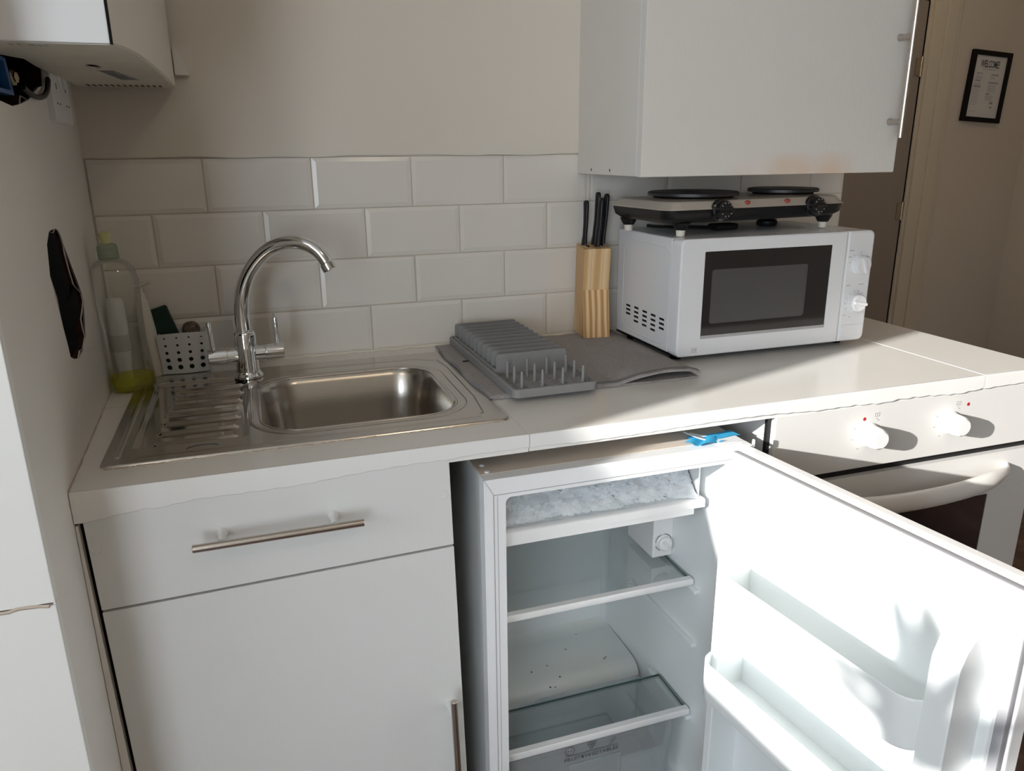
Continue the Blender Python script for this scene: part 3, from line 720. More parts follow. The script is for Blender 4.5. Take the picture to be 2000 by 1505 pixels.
# tiny icon on door lower left
for (x0, x1, z0, z1) in ((1.091, 1.1025, .9225, .923), (1.091, 1.1025, .9315, .932), (1.091, 1.0915, .9225, .932), (1.102, 1.1025, .9225, .932), (1.093, 1.099, .9285, .929), (1.093, 1.099, .9255, .926), (1.096, 1.0965, .924, .929), (1.099, 1.101, .9265, .929)):
    b.box(x0, x1, my0-.0003, my0+.0001, z0, z1)
b.obj('icon_print', 'inklight', dr, smooth=False)
b = B(); fpl(b, dxr+.0012, mx1, [], .0015, .012); cp = b.obj('control_panel', 'applianceW', mw)
b = B(); b.box(1.4565, 1.5105, my0-.0012, my0+.001, .9255, .9505, .001, 2); b.obj('release_button', 'applianceW', cp)
def ticks(bb, cx_, cz_, r0, r1, a0, a1, n, yy, w=.0005):
    for i in range(n):
        a = math.radians(a0+(a1-a0)*i/(n-1))
        bb.box(-w, w, -.0002, .0002, r0, r1, xf=Matrix.Translation((cx_, yy, cz_)) @ Matrix.Rotation(-a+PI/2, 4, 'Y'))
for (kx, kz, a_) in ((1.485, 1.0795, -20), (1.485, .9985, 100)):
    b = B(); b.lathe((kx, my0-.0002, kz), (0, -1, 0), [(.0205, 0), (.0205, .002), (.0185, .0028), (.0182, .014), (.0165, .0165)], 32)
    kn = b.obj('dial', 'applianceW', cp)
    b = B(); b.box(-.0032, .0032, -.021, -.014, -.0172, .0172, .0015, 2, xf=Matrix.Translation((kx, my0, kz)) @ Matrix.Rotation(math.radians(a_), 4, 'Y')); b.obj('grip', 'applianceW', kn)
b = B(); ticks(b, 1.485, .9985, .0235, .0265, 210, -60, 11, my0-.0003); ticks(b, 1.485, 1.0795, .0235, .0265, 170, 0, 5, my0-.0003)
for (x, z, w) in ((1.461, 1.1085, .010), (1.459, 1.0955, .009), (1.495, 1.097, .005), (1.507, 1.094, .006), (1.510, 1.082, .006), (1.462, 1.035, .011), (1.495, 1.036, .012), (1.463, .9715, .005), (1.477, .967, .004), (1.5095, .986, .004)):
    b.box(x-.004, x-.004+w, my0-.0003, my0+.0001, z, z+.0012)
b.obj('panel_print', 'inklight', cp, smooth=False)['kind'] = 'stuff'
# embossed panel and vents on the left side
b = B(); so2 = rrect(-.300, -.092, .930, 1.130, .030, 5)
ringtube2 = []
nn = len(so2)
pts = [V((mx0+.0018, y, z)) for y, z in so2]; rings = []
for i, p in enumerate(pts):
    t = (pts[(i+1) % nn]-pts[i-1]).normalized(); nx = t.cross(V((1, 0, 0)))
    rings.append([p+nx*.0022*math.cos(2*PI*k/6)+V((1, 0, 0))*.0010*math.sin(2*PI*k/6) for k in range(6)])
rings.append(rings[0]); b.loft(rings, False, False)
b.obj('embossed_rib', 'mwside', mw, ang=80)
b = B()
for ci, (yy, zs) in enumerate(((-.122, (.9841, .9751, .9661)), (-.160, (.9852, .9753, .9654, .9554)), (-.198, (.984, .9741, .9643, .9544)), (-.235, (.9833, .973, .9627, .9524)), (-.271, (.9821, .9723, .9625)))):
    for z in zs:
        b.loft([[(x, yy+y_, z+z_) for y_, z_ in [(-.011, -.0022), (.009, -.0022), (.010, .0022), (-.009, .0022)]] for x in (mx0+.0012, mx0+.0030)])
b.obj('vent_slot', 'dark', mw, smooth=False)
for x, y in ((mx0+.03, my0+.05), (mx1-.03, my0+.05), (mx0+.03, my1-.03), (mx1-.03, my1-.03)):
    b = B(); b.cyl((x, y, TOP+.0003), (x, y, mz0+.004), .012, 14, .001); b.obj('foot', 'blackmatt', mw)
b = B(); b.box(mx0+.004, mx1-.006, my0+.03, my1, mz0-.001, mz0+.004); b.obj('base_plate', 'blackmatt', mw)

# ================================================================== TWIN HOTPLATE on the microwave
HP = Matrix.Translation((1.034, -.318, mz1)) @ Matrix.Rotation(math.radians(5.5), 4, 'Z')
hp = thing('twin_hotplate', HP.translation, 'two-ring electric hotplate with steel top and black base on microwave', 'hotplate', None, math.radians(5.5))
HL, HD = .462, .222
ob = rrect(0, HL, 0, HD, .030, 5)
def ins(lp, d):
    return [(x+(d if x < HL/2 else -d), y+(d if y < HD/2 else -d)) for x, y in lp]
b = B(); b.loft([[(x, y, .0250) for x, y in ins(ob, .028)], [(x, y, .0285) for x, y in ins(ob, .012)], [(x, y, .036) for x, y in ins(ob, .003)], [(x, y, .050) for x, y in ob], [(x, y, .0525) for x, y in ob]], xf=HP)
b.obj('base', 'black', hp, ang=50)
b = B(); b.loft([[(x, y, .0525) for x, y in ins(ob, -.002)], [(x, y, .0545) for x, y in ins(ob, -.001)], [(x, y, .057) for x, y in ins(ob, .003)], [(x, y, .0665) for x, y in ins(ob, .009)], [(x, y, .0685) for x, y in ins(ob, .013)]], False, True, xf=HP)
b.obj('top_plate', 'hpsteel', hp, ang=40)
for i, (cx_, cy_, R) in enumerate(((.128, .098, .0925), (.378, .108, .0755))):
    b = B(); c = HP @ V((cx_, cy_, .068)); b.lathe(c, (0, 0, 1), [(R-.012, 0), (R-.010, .003), (R-.014, .006)], 40); rg = b.obj('heating_ring', 'steel', hp)
    b = B(); b.lathe(c, (0, 0, 1), [(R-.014, .005), (R, .007), (R, .0125), (R-.003, .0145), (R-.006, .0140), (.022, .0135), (.019, .0125), (.001, .0125)], 48, True, False); b.obj('cast_iron_disc', 'iron', rg, ang=50)
for cx_ in (.122, .362):
    c = HP @ V((cx_, -.002, .050)); ay = (HP.to_3x3() @ V((0, -1, .10))).normalized()
    b = B(); b.lathe(c, ay, [(.0215, -.004), (.0215, .003), (.0180, .005), (.0172, .015), (.0155, .018)], 30); kn = b.obj('dial', 'blackgloss', hp)
    for k in range(10):
        a = k*2*PI/10; ux = (HP.to_3x3() @ V((1, 0, 0))); uz = ay.cross(ux)*-1
        bb = B(); cc = c+ay*.0185+(ux*math.cos(a)+uz*math.sin(a))*.0130; bb.lathe(cc-ay*.001, ay, [(.0014, 0), (.0010, .002)], 8); bb.obj('dial_mark', 'inklight', kn)
    c2_ = c+ay*.019; ux = (HP.to_3x3() @ V((1, 0, 0)))
    bb = B(); bb.box(-.015, .015, -.0035, .0035, -.004, .006, .002, 2, xf=frame_mtx(c2_, ux, ay.cross(ux))); bb.obj('grip', 'blackgloss', kn)
for cx_ in (.192, .295):
    c = HP @ V((cx_, .0055, .0615)); b = B(); b.lathe(c, HP.to_3x3() @ V((0, -1, .4)), [(.0052, -.002), (.0052, .003), (.003, .006)], 14, sx=1.2, sy=.8); b.obj('indicator_lamp', 'redlamp', hp)
for (x, y) in ((.052, .030), (.030, .185), (.43, .035), (.43, .185)):
    b = B(); b.lathe(HP @ V((x, y, .0)), (0, 0, 1), [(.0085, .0), (.0095, .011), (.0095, .014)], 14); ftt = b.obj('foot', 'creamplastic', hp)
    b = B(); b.lathe(HP @ V((x, y, .0125)), (0, 0, 1), [(.011, 0), (.013, .003), (.019, .014)], 20); b.obj('foot_mount', 'black', hp)
cb = thing('power_cord', (1.25, -.18, mz1), 'black mains plug and cord lying under the hotplate on microwave', 'cord')
b = B(); b.box(-.030, .030, -.017, .017, .0005, .0140, .005, 2, xf=Matrix.Translation((1.232, -.205, mz1)) @ Matrix.Rotation(.12, 4, 'Z')); b.obj('plug', 'black', cb)
b = B(); b.tube(bez((1.20, -.21, mz1+.006), (1.16, -.22, mz1+.012), (1.13, -.16, mz1+.0035), (1.12, -.08, mz1+.0035)), .0035, 8); b.obj('cable', 'black', cb)
b = B(); b.lathe((1.372, -.165, mz1+.0005), (0, 0, 1), [(.020, 0), (.023, .004), (.023, .010), (.018, .014), (.008, .016), (.007, .0245)], 20); b.obj('cable_grommet', 'black', hp)

# ================================================================== WALL CABINET
cx0, cx1, cy0, cz0, cz1 = .9815, 1.5735, -.300, 1.2655, 1.87
uc = thing('wall_cabinet', (1.28, -.14, cz0), 'white painted wall cabinet above the microwave with side bar handle', 'cabinet')
b = B()
b.box(cx0, cx0+.018, cy0+.018, -.003, cz0, cz1, .0008, 1); b.box(cx1-.022, cx1-.004, cy0+.018, -.003, cz0, cz1, .0008, 1)
b.box(cx0+.018, cx1-.022, cy0+.022, -.003, cz0+.006, cz0+.024); b.box(cx0+.018, cx1-.022, cy0+.022, -.003, cz1-.018, cz1); b.box(cx0+.018, cx1-.022, -.010, -.004, cz0, cz1)
b.obj('carcass', 'cab2', uc, ang=30)
b = B(); b.box(cx0-.0015, cx1+.003, cy0-.002, cy0+.016, cz0-.001, cz1, .0018, 2); dd = b.obj('door', 'cab2', uc)
b = B(); b.box(cx0-.0010, cx0+.0006, cy0+.0165, cy0+.0215, cz0+.001, cz1); b.obj('edge_strip', 'plastic', uc)
for y in (-.075, -.165):
    b = B(); b.lathe((cx0+.0002, y, cz0+.0095), (-1, 0, 0), [(.0022, 0), (.0018, .0006)], 10, sx=1, sy=1.6); b.obj('screw_hole', 'dark', uc)
hx, hy = 1.5485, cy0-.036
b = B(); b.cyl((hx, hy, 1.3325), (hx, hy, 1.62), .0056, 18, .0006); h = b.obj('bar_handle', 'nickel', dd)
for z in (1.365, 1.5245):
    b = B(); b.lathe((hx, cy0-.002, z), (0, -1, 0), [(.0072, 0), (.0066, .004), (.0046, .010), (.0046, .032)], 14); b.obj('post', 'nickel', h)
# heat discolouration of the board along the lower edge of the door
def scorch_mat():
    m_ = M['cab2'].copy(); m_.name = 'wall_cabinet_door_board'; T = m_.node_tree; P = T.nodes['Principled BSDF']
    src = P.inputs['Base Color'].links[0].from_socket
    tc = T.nodes.new('ShaderNodeTexCoord'); sp = T.nodes.new('ShaderNodeSeparateXYZ'); T.links.new(tc.outputs['Object'], sp.inputs[0])
    def rng(o, a, b_, c, d):
        r = T.nodes.new('ShaderNodeMapRange'); r.inputs[1].default_value = a; r.inputs[2].default_value = b_; r.inputs[3].default_value = c; r.inputs[4].default_value = d; T.links.new(o, r.inputs[0]); return r.outputs[0]
    def mul(a, b_):
        n = T.nodes.new('ShaderNodeMath'); n.operation = 'MULTIPLY'; T.links.new(a, n.inputs[0]); T.links.new(b_, n.inputs[1]); return n.outputs[0]
    z = rng(sp.outputs[2], .002, .045, 1, 0); x0 = rng(sp.outputs[0], -.12, .0, 0, 1); x1 = rng(sp.outputs[0], .13, .20, 1, 0)
    no = T.nodes.new('ShaderNodeTexNoise'); no.inputs['Scale'].default_value = 9; T.links.new(tc.outputs['Object'], no.inputs['Vector'])
    k = mul(mul(z, x0), mul(x1, rng(no.outputs[0], .35, .6, .15, 1)))
    mx = T.nodes.new('ShaderNodeMix'); mx.data_type = 'RGBA'; T.links.new(k, mx.inputs[0]); T.links.new(src, mx.inputs[6]); mx.inputs[7].default_value = (.72, .50, .32, 1)
    T.links.new(mx.outputs[2], P.inputs['Base Color']); return m_
dd.data.materials[0] = scorch_mat()
def patch(name, m_, parent, f, lp): b = B(); b.plate(lp, [], f); return b.obj(name, m_, parent, smooth=False)

# ================================================================== BASE CABINET
TL = Matrix.Translation((.03, -.6, .86)) @ Matrix.Rotation(math.radians(-1.2), 4, 'Y') @ Matrix.Translation((-.03, .6, -.86))
bc = thing('base_cabinet', (.28, -.3, 0), 'white base cabinet under the sink with one drawer front and door', 'cabinet')
b = B(); b.box(.033, .051, -.582, -.02, .10, .868); b.box(.503, .5205, -.582, -.02, .10, .735); b.box(.503, .5205, -.582, -.535, .735, .868); b.box(.051, .503, -.582, -.02, .10, .118); b.box(.051, .503, -.026, -.02, .118, .868); b.box(.051, .503, -.582, -.545, .85, .868)
b.box(.04, .51, -.54, -.52, .0, .10)
b.obj('carcass', 'cab', bc, ang=20, xf=TL)
b = B(); b.box(.0305, .5215, -.6, -.582, .7240, .8735, .0012, 2); dw = b.obj('drawer_front', 'cab', bc, xf=TL)
b = B(); b.box(.0305, .5215, -.6, -.582, .125, .7205, .0012, 2); dd = b.obj('door', 'cab', bc, xf=TL)
b = B(); b.box(.0235, .0325, -.585, -.578, .0, .853); b.box(.0325, .5205, -.5825, -.580, .716, .7245); b.obj('shadow_gap', 'dark', bc, xf=TL)  # dark strips stand in for the shade inside the cabinet gaps
b = B(); b.loft([[(x, y, z) for x, z in ((.0212, .852), (.0242, .852), (.0412, .0), (.0212, .0))] for y in (-.5990, -.586)]); b.obj('filler_strip', 'wall_left', bc, ang=20)
b = B(); b.cyl((.1600, -.636, .8125), (.3865, -.636, .8130), .0056, 18, .0006); h = b.obj('bar_handle', 'nickel', dw)
for x in (.197, .3475):
    b = B(); b.lathe((x, -.6, .8132), (0, -1, 0), [(.0080, 0), (.0072, .005), (.0056, .012), (.0056, .031)], 14); b.obj('post', 'cab', h)
b = B(); b.cyl((.4985, -.636, .19), (.4985, -.636, .4675), .0056, 18, .0006); h = b.obj('bar_handle', 'nickel', dd, xf=TL)
for z in (.225, .435):
    b = B(); b.lathe((.4985, -.6, z), (0, -1, 0), [(.0075, 0), (.007, .005), (.0056, .012), (.0056, .031)], 14); b.obj('post', 'cab', h, xf=TL)
for x, z in ((.0410, .8175), (.5105, .8200)):
    b = B(); b.lathe((x, -.6000, z), (0, -1, 0), [(.0078, 0), (.0078, .0008), (.0064, .0013), (.0058, .0007)], 20); b.obj('screw_cover', 'cab', dw)

# ================================================================== FRIDGE
F0, F1, FY, FB, FT = .5725, 1.0420, -.605, -.08, .836
fg = thing('mini_fridge', (.807, -.34, 0), 'white under-counter fridge with its door standing open', 'fridge')
ix0, ix1, iz1 = .6075, 1.006, .802
b = B()
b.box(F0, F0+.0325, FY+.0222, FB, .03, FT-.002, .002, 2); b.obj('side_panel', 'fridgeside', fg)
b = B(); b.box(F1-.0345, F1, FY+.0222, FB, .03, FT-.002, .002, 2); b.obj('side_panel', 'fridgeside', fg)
b = B(); b.box(F0+.001, F1-.001, FY+.022, FB, iz1+.004, FT, .002, 2); b.obj('top_panel', 'fridgetop', fg)
b = B()
b.plate([(F0, .035), (F1, .035), (F1, FT-.001), (F0, FT-.001)], [rrect(ix0, ix1, .075, iz1, .010, 4)], lambda x, z, c: (x, FY+.022*c, z))
b.obj('front_frame', 'fridge', fg, ang=20)
b = B()
for (x0, x1, z0, z1) in ((F0+.0150, F0+.0160, .04, .808), (F0+.0215, F0+.0220, .04, .806), (F0+.0150, F1-.01, .808, .8088)):
    b.box(x0, x1, FY-.0005, FY+.0005, z0, z1)
b.obj('frame_groove', 'gasket', fg, smooth=False)
b = B(); b.loft([[(F0, FY-.0006, FT), (F0+.016, FY-.0006, .808), (F0+.0165, FY-.0006, .8085), (F0+.0006, FY-.0006, FT)], [(F0, FY, FT), (F0+.016, FY, .808), (F0+.0165, FY, .8085), (F0+.0006, FY, FT)]]); b.obj('mitre_line', 'gasket', fg, smooth=False)
b = B(); b.box(F0, F1, FB-.005, FB, .03, FT-.003); b.box(F0, F1, FY+.03, FB, .03, .05); b.obj('back_panel', 'fridgeside', fg)
# liner: walls as tapered shell
IB = -.175
def L(x, y, z): return (x, y, z)
b = B()
n = 6
fr0 = rrect(ix0, ix1, .075, iz1, .010, 4)
def lr(y, d, r): return [(x, y, z) for x, z in rrect(ix0+d, ix1-d, .075+d, iz1-d*.4, r, 4)]
rings = [[(x, FY+.0215, z) for x, z in fr0], lr(FY+.05, .001, .010), lr(-.30, .006, .014), lr(IB-.02, .010, .02), lr(IB, .025, .02)]
b.loft(rings, False, True)
for f in b.bm.faces: f.normal_flip()
ln = b.obj('liner', 'liner', fg, ang=50)
# compressor hump
b = B(); hz_ = .222
pr = [(-.330, .078), (-.344, .10), (-.352, .190), (-.348, .208), (-.336, .218), (-.318, .2225), (IB-.030, .2240), (IB-.012, .2265), (IB-.002, .234), (IB+.006, .25), (IB+.006, .078)]
b.loft([[(x, y, z) for y, z in pr] for x in (ix0+.008, ix1-.010)]); b.obj('compressor_hump', 'linerdirty', fg, ang=50)
b = B()
for i, (x, y) in enumerate(((.80, -.29), (.812, -.335), (.86, -.25), (.93, -.31), (.935, -.305), (.89, -.20), (.895, -.198), (.78, -.36), (.905, -.205), (.76, -.30), (.79, -.362))):
    b.box(x, x+.0025+.001*(i % 3), y, y+.0012+.002*(i % 2), .2232, .2243)
b.obj('crumbs', 'stain', fg, smooth=False)['kind'] = 'stuff'
# ice compartment
zc0 = .708
b = B(); b.box(ix0+.001, ix1-.012, FY+.050, -.19, zc0+.006, zc0+.012, .001, 1); b.box(ix0+.002, ix0+.005, FY+.05, -.19, zc0+.008, iz1-.012); b.box(ix1-.020, ix1-.016, FY+.055, -.19, zc0+.008, iz1-.012, .001, 1)
ib = b.obj('ice_box', 'plastic', fg)
b = B()
b.loft([[(x, y, z) for y, z in [(FY+.045, zc0-.006), (FY+.041, zc0-.004), (FY+.041, zc0+.009), (FY+.044, zc0+.0115), (FY+.052, zc0+.0115), (FY+.052, zc0-.006)]] for x in (ix0+.001, ix1-.012)])
b.loft([[(x, y, z) for y, z in [(FY+.052, zc0-.021), (FY+.047, zc0-.018), (FY+.047, zc0-.0055), (FY+.060, zc0-.0055), (FY+.060, zc0-.021)]] for x in (ix0+.001, ix1-.030)])
b.obj('drip_lip', 'plastic', ib, ang=40)
b = B(); b.box(ix0+.005, .815, FY+.046, FY+.056, iz1-.024, iz1-.007, .003, 2); b.box(.815, ix1-.016, FY+.050, FY+.058, iz1-.011, iz1-.006, .001, 1); b.obj('flap_rail', 'liner', ib)
def fz(u, v):
    x = ix0+.006+(ix1-ix0-.030)*u; n_ = .5*math.sin(x*90+v*6)+.5*math.sin(x*210+v*11)+.6*math.sin(v*17+x*37)+random.uniform(-1, 1)
    y = FY+.060+.075*v-.012*max(0, u-.9)*10+.0032*n_; z = zc0+.013+(iz1-zc0-.022)*(v**.9)
    return (x, y, z)
b = B(); b.grid(110, 34, fz); b.obj('frost', 'frost', ib, ang=80)['kind'] = 'stuff'
b = B(); b.grid(60, 24, lambda u, v: (ix0+.006+(ix1-ix0-.03)*u, FY+.05+v*.03, zc0+.0120+.004*v*v+.0022*random.random()*(.3+v))); o = b.obj('frost_floor', 'frost', ib, ang=80); o['kind'] = 'stuff'
# wall shelf: glass with white front bar
def gshelf(zf, y0, y1, bar=.012):
    b = B(); b.box(ix0+.004, ix1-.010, y0+.006, y1, zf-.002, zf+.002, .0006, 1); gg = b.obj('glass_shelf', 'glass', fg)
    b = B(); x0, x1 = ix0+.001, ix1-.006
    b.loft([[(x, y, z) for y, z in [(y0+.014, zf-bar*.75), (y0+.002, zf-bar*.8), (y0, zf-bar*.6), (y0, zf+.001), (y0+.002, zf+.0035), (y0+.014, zf+.0035)]] for x in (x0, x1)]); b.obj('front_trim', 'plastic', gg, ang=40)
    b = B(); b.box(ix1-.0105, ix1-.009, y0+.012, y1, zf-.0022, zf+.0022); b.box(ix0+.004, ix1-.010, y1, y1+.0016, zf-.0022, zf+.0022); b.obj('glass_edge', 'glassedge', gg)
gshelf(.5365, -.535, -.200)
gshelf(.2560, -.551, -.436, .014)
for (y0, y1, z) in ((-.55, -.24, .521), (-.55, -.30, .405), (-.55, -.39, .238)):
    for x0, x1 in ((ix1-.012, ix1+.001), (ix0, ix0+.006)):
        b = B(); b.box(x0, x1, y0, y1, z-.006, z+.004, .003, 2); b.obj('shelf_runner', 'liner', fg)
# thermostat box
b = B(); b.box(.9585, ix1-.003, -.450, -.345, .546, .690, .003, 2); th = b.obj('thermostat_housing', 'plastic', fg)
b = B(); b.lathe((.9815, -.4505, .578), (0, -1, 0), [(.0165, 0), (.0165, .002), (.0145, .004), (.0142, .010), (.012, .012)], 28); kn = b.obj('thermostat_dial', 'plastic', th)
b = B(); b.box(-.0018, .0018, -.018, -.011, -.012, .012, .0008, 1, xf=Matrix.Translation((.9815, -.4495, .578)) @ Matrix.Rotation(math.radians(-38), 4, 'Y')); b.obj('pointer', 'plastic', kn)
b = B()
for a0, a1 in ((20, 85), (110, 175), (200, 250), (275, 330)):
    b.tube([(.9815+.0178*math.cos(math.radians(a)), -.4508, .578+.0178*math.sin(math.radians(a))) for a in range(a0, a1, 8)], .0005, 4)
b.obj('dial_print', 'ink', th)
b = B()
for k in range(3): b.tube([(.960, -.38, .640-k*.016), (.942, -.38, .636-k*.016), (.942, -.38, .630-k*.016), (.960, -.38, .627-k*.016)], .0020, 6)
b.obj('sensor_clip', 'liner', th)
# crisper drawer
b = B(); zc1 = .232; yc = -.545; zc1 = .2385
for pr in ([(yc, zc1), (yc+.003, zc1), (yc+.016, .085), (yc+.012, .085)],):
    b.loft([[(x, y, z) for y, z in pr] for x in (ix0+.012, ix1-.040)])
b.box(ix0+.012, ix0+.014, yc+.006, -.40, .085, zc1); b.box(ix1-.042, ix1-.040, yc+.006, -.40, .085, zc1); b.box(ix0+.012, ix1-.040, yc+.014, -.40, .083, .086); b.box(ix0+.012, ix1-.040, -.402, -.400, .085, zc1)
cr = b.obj('crisper_drawer', 'crisper', fg, ang=20)
b = B(); b.box(.748, .8560, yc+.0020, yc+.006, .085, .192, .001, 1); b.tube([(.748, yc+.006, .10), (.748, yc+.0025, .192), (.856, yc+.0025, .192), (.856, yc+.006, .10)], .0010, 6); b.obj('label_pocket', 'crisper', cr, ang=40)
FM = lambda x, z: frame_mtx((x, yc-.0010+(.2385-z)*.085, z), (1, 0, 0), (0, -.085, 1))
text('lettering', 'FRUIT&VEGETABLES', .0125, FM(.794, .2030), 'ink', cr, .92, .00015, 1.12)
b = B(); b.box(.738, .849, yc+.0006, yc+.0012, .2160, .2167)
def rg(cx_, cz_, r, w=.0006, n=20, sx=1, sz=1): b.tube([(cx_+r*sx*math.cos(2*PI*k/n), yc-.0010+(.2385-cz_)*.085, cz_+r*sz*math.sin(2*PI*k/n)) for k in range(n+1)], w, 4)
rg(.748, .2280, .0092); rg(.745, .2290, .0009, .0005, 8); rg(.751, .2290, .0009, .0005, 8)
for (dx, dz) in ((-.006, .006), (0, .006), (.006, .006), (-.003, 0), (.003, 0), (0, -.006)): rg(.793+dx, .2290+dz, .003, .0005, 12)
b.tube([(x, yc-.0006, z) for x, z in ((.8405, .2355), (.836, .2310), (.8305, .2225), (.8295, .2195), (.8330, .2205), (.8400, .2285), (.8440, .2350))], .0005, 4)
b.obj('produce_icons', 'ink', cr)
# things on the fridge top: screws, tape, hinge
for y in (-.549, -.577):
    b = B(); b.lathe((.5865, y, FT), (0, 0, 1), [(.0042, 0), (.0040, .0015), (.002, .0022)], 14); b.obj('screw', 'plastic', fg)
b = B(); b.grid(14, 4, lambda u, v: (.950+.092*u+.004*v, -.556-.024*v+.002*math.sin(u*9), FT+.0030+.0009*abs(math.sin(u*8+v*2)))); b.obj('blue_tape', 'tape', fg)
b = B(); b.grid(10, 8, lambda u, v: (.938+.058*u+.006*v, -.572-.024*v, FT+.0010+.0045*abs(math.sin(u*5+v*2.5)))); b.obj('blue_tape', 'tape', fg)
b = B(); b.grid(16, 8, lambda u, v: (.942+.036*u+.05*v, -.560-.035*v+.018*u, FT+.0012+.014*(1-v)**2*(1-u)+.001*math.sin(u*12))); b.obj('packing_tape', 'whitetape', fg)
b = B(); b.box(.990, 1.038, -.603, -.562, FT, FT+.0025, .001, 1); b.box(1.026, 1.040, -.622, -.600, FT-.001, FT+.0015, .0005, 1); b.obj('top_hinge', 'plastic', fg)
b = B(); b.box(1.043, 1.047, -.620, -.615, FT-.004, FT+.009, .001, 1); b.obj('hinge_pin', 'plastic', fg)

# ---- fridge door, open: local frame s along the door, o towards the inside, z up
ds = V((.1300, -.9915, 0)).normalized(); do = V((-ds.y*-1, -ds.x*1, 0)); do = V((-.9915, -.1300, 0)).normalized()
DH = V((1.0125, -.650, 0))
DM = Matrix(((ds.x, do.x, 0, DH.x), (ds.y, do.y, 0, DH.y), (0, 0, 1, 0), (0, 0, 0, 1)))
DL = .462; DT = .8325
def dbox(bb, s0, s1, o0, o1, z0, z1, bev=.002, seg=2): return bb.box(s0, s1, o0, o1, z0, z1, bev, seg, xf=DM)
b = B(); dbox(b, -.036, DL, -.033, -.006, .04, DT, .003); dr = b.obj('door', 'fridge', fg)
b = B(); dbox(b, -.032, DL-.003, -.0065, .006, .045, DT-.002, .003); b.obj('gasket', 'gasket', dr)
b = B(); dbox(b, -.030, DL-.030, -.030, -.016, DT-.0002, DT+.0010, .0004, 1); b.obj('top_cap_strip', 'plastic', dr)
b = B()
pl_o = rrect(.000, DL-.014, .052, DT-.010, .012, 5)
def DP(s_, o__, z): return DM @ V((s_, o__, z))
def dl_ring(lp, o__): return [DP(s_, o__, z) for s_, z in lp]
def shl(lp, d):
    return [(x+(d if x < DL/2 else -d), z+(d if z < .44 else -d)) for x, z in lp]
b.loft([dl_ring(pl_o, .004), dl_ring(shl(pl_o, .003), .010), dl_ring(shl(pl_o, .010), .012)], True, True)
# side columns that carry the bins, rounded top
for s0, s1 in ((.024, .040), (DL-.066, DL-.030)):
    pr = [(0, .06), (0, .778), (.020, .776), (.040, .768), (.052, .754), (.060, .734), (.062, .71), (.062, .06)]
    b.loft([[DP(s0, .008+o__*1.0, z) for o__, z in pr], [DP(s0+.002, .010+o__, z) for o__, z in pr], [DP(s1-.002, .010+o__, z) for o__, z in pr], [DP(s1, .008+o__, z) for o__, z in pr]])
b.obj('inner_liner', 'liner', dr, ang=35)
def bin_(z0, z1, depth, s0, s1, lab=None):
    lp = [(s0, .010)]; R = .032
    o1 = .012+depth
    pts = [(s0, .012)]
    for k in range(7): a = math.radians(180-90*k/6); pts.append((s0+R+R*math.cos(a), o1-R+R*math.sin(a)))
    for k in range(7): a = math.radians(90-90*k/6); pts.append((s1-R+R*math.cos(a), o1-R+R*math.sin(a)))
    pts.append((s1, .012))
    inn = [(s_+(.003 if s_ < DL/2 else -.003), (o__-.003 if o__ > .02 else o__)) for s_, o__ in pts]
    bb = B()
    prof = [(inn, z0+.006), (inn, z1-.004), ([( (a[0]+c[0])/2, (a[1]+c[1])/2) for a, c in zip(pts, inn)], z1), (pts, z1-.002), (pts, z0+.008), ([(p[0]+(.003 if p[0] < DL/2 else -.003), p[1]-.004) for p in pts], z0)]
    bb.loft([[DP(p[0], p[1], z) for p in lp_] for lp_, z in prof], False, False, closed=False)
    bb.loft([[DP(p[0], p[1], z) for p in inn] for z in (z0+.001, z0+.005)])
    o = bb.obj('door_bin', 'liner', dr, ang=45)
    return o
bin_(.590, .668, .078, .036, DL-.062)
bin_(.425, .500, .090, .026, DL-.062)
bin_(.110, .235, .098, .026, DL-.062)

# ================================================================== COOKER
ck = thing('cooker', (1.42, -.3, 0), 'white built-in electric oven with two knobs under the worktop', 'oven')
ox0, ox1, oy = 1.1010, 1.7440, -.585
b = B(); b.box(1.094, 1.101, oy+.004, -.02, .02, .869); b.box(ox0, ox1, oy+.02, -.02, .02, .869); b.obj('housing', 'oven', ck)
b = B(); b.box(1.0925, 1.1005, oy-.003, oy+.004, .10, .868); b.obj('dark_edge', 'black', ck)
b = B(); b.box(ox0, ox1, oy-.014, oy+.02, .7485, .8715, .002, 2); pn = b.obj('control_panel', 'oven', ck)
for kx, kz in ((1.3065, .8130), (1.4985, .8130)):
    b = B(); b.lathe((kx, oy-.014, kz), (0, -1, 0), [(.0225, 0), (.0225, .003), (.0205, .005), (.0200, .022), (.0185, .030), (.0145, .034)], 30); kn = b.obj('knob', 'plastic', pn)
b = B()
for kx, kz, n0 in ((1.3065, .8130, 0), (1.4985, .8130, 1)):
    for a in (150, 190, 235, 60):
        b.box(-.0022, .0022, -.0003, .0003, -.0005, .0005, xf=Matrix.Translation((kx+.037*math.cos(math.radians(a)), oy-.0142, kz+.030*math.sin(math.radians(a)))))
    for (dx, dz, w, h) in ((.0145, .040, .010, .0005), (.0145, .034, .010, .0005), (.0097, .037, .0005, .007), (.0193, .037, .0005, .007), (.0145, .037, .0005, .006), (.0145, .0295, .0016, .0016)):
        b.box(-w/2, w/2, -.0003, .0003, -h/2, h/2, xf=Matrix.Translation((kx+dx, oy-.0142, kz+dz)))
b.obj('symbols', 'inklight', pn, smooth=False)
for x, z in ((1.2935, .8445), (1.5385, .8450)):
    b = B(); b.lathe((x, oy-.0138, z), (0, -1, 0), [(.0036, 0), (.0032, .0008)], 14); b.obj('red_dot', 'red', pn)
b = B(); b.box(ox0, ox1, oy-.002, oy+.02, .733, .7485); b.obj('vent_gap', 'black', ck)
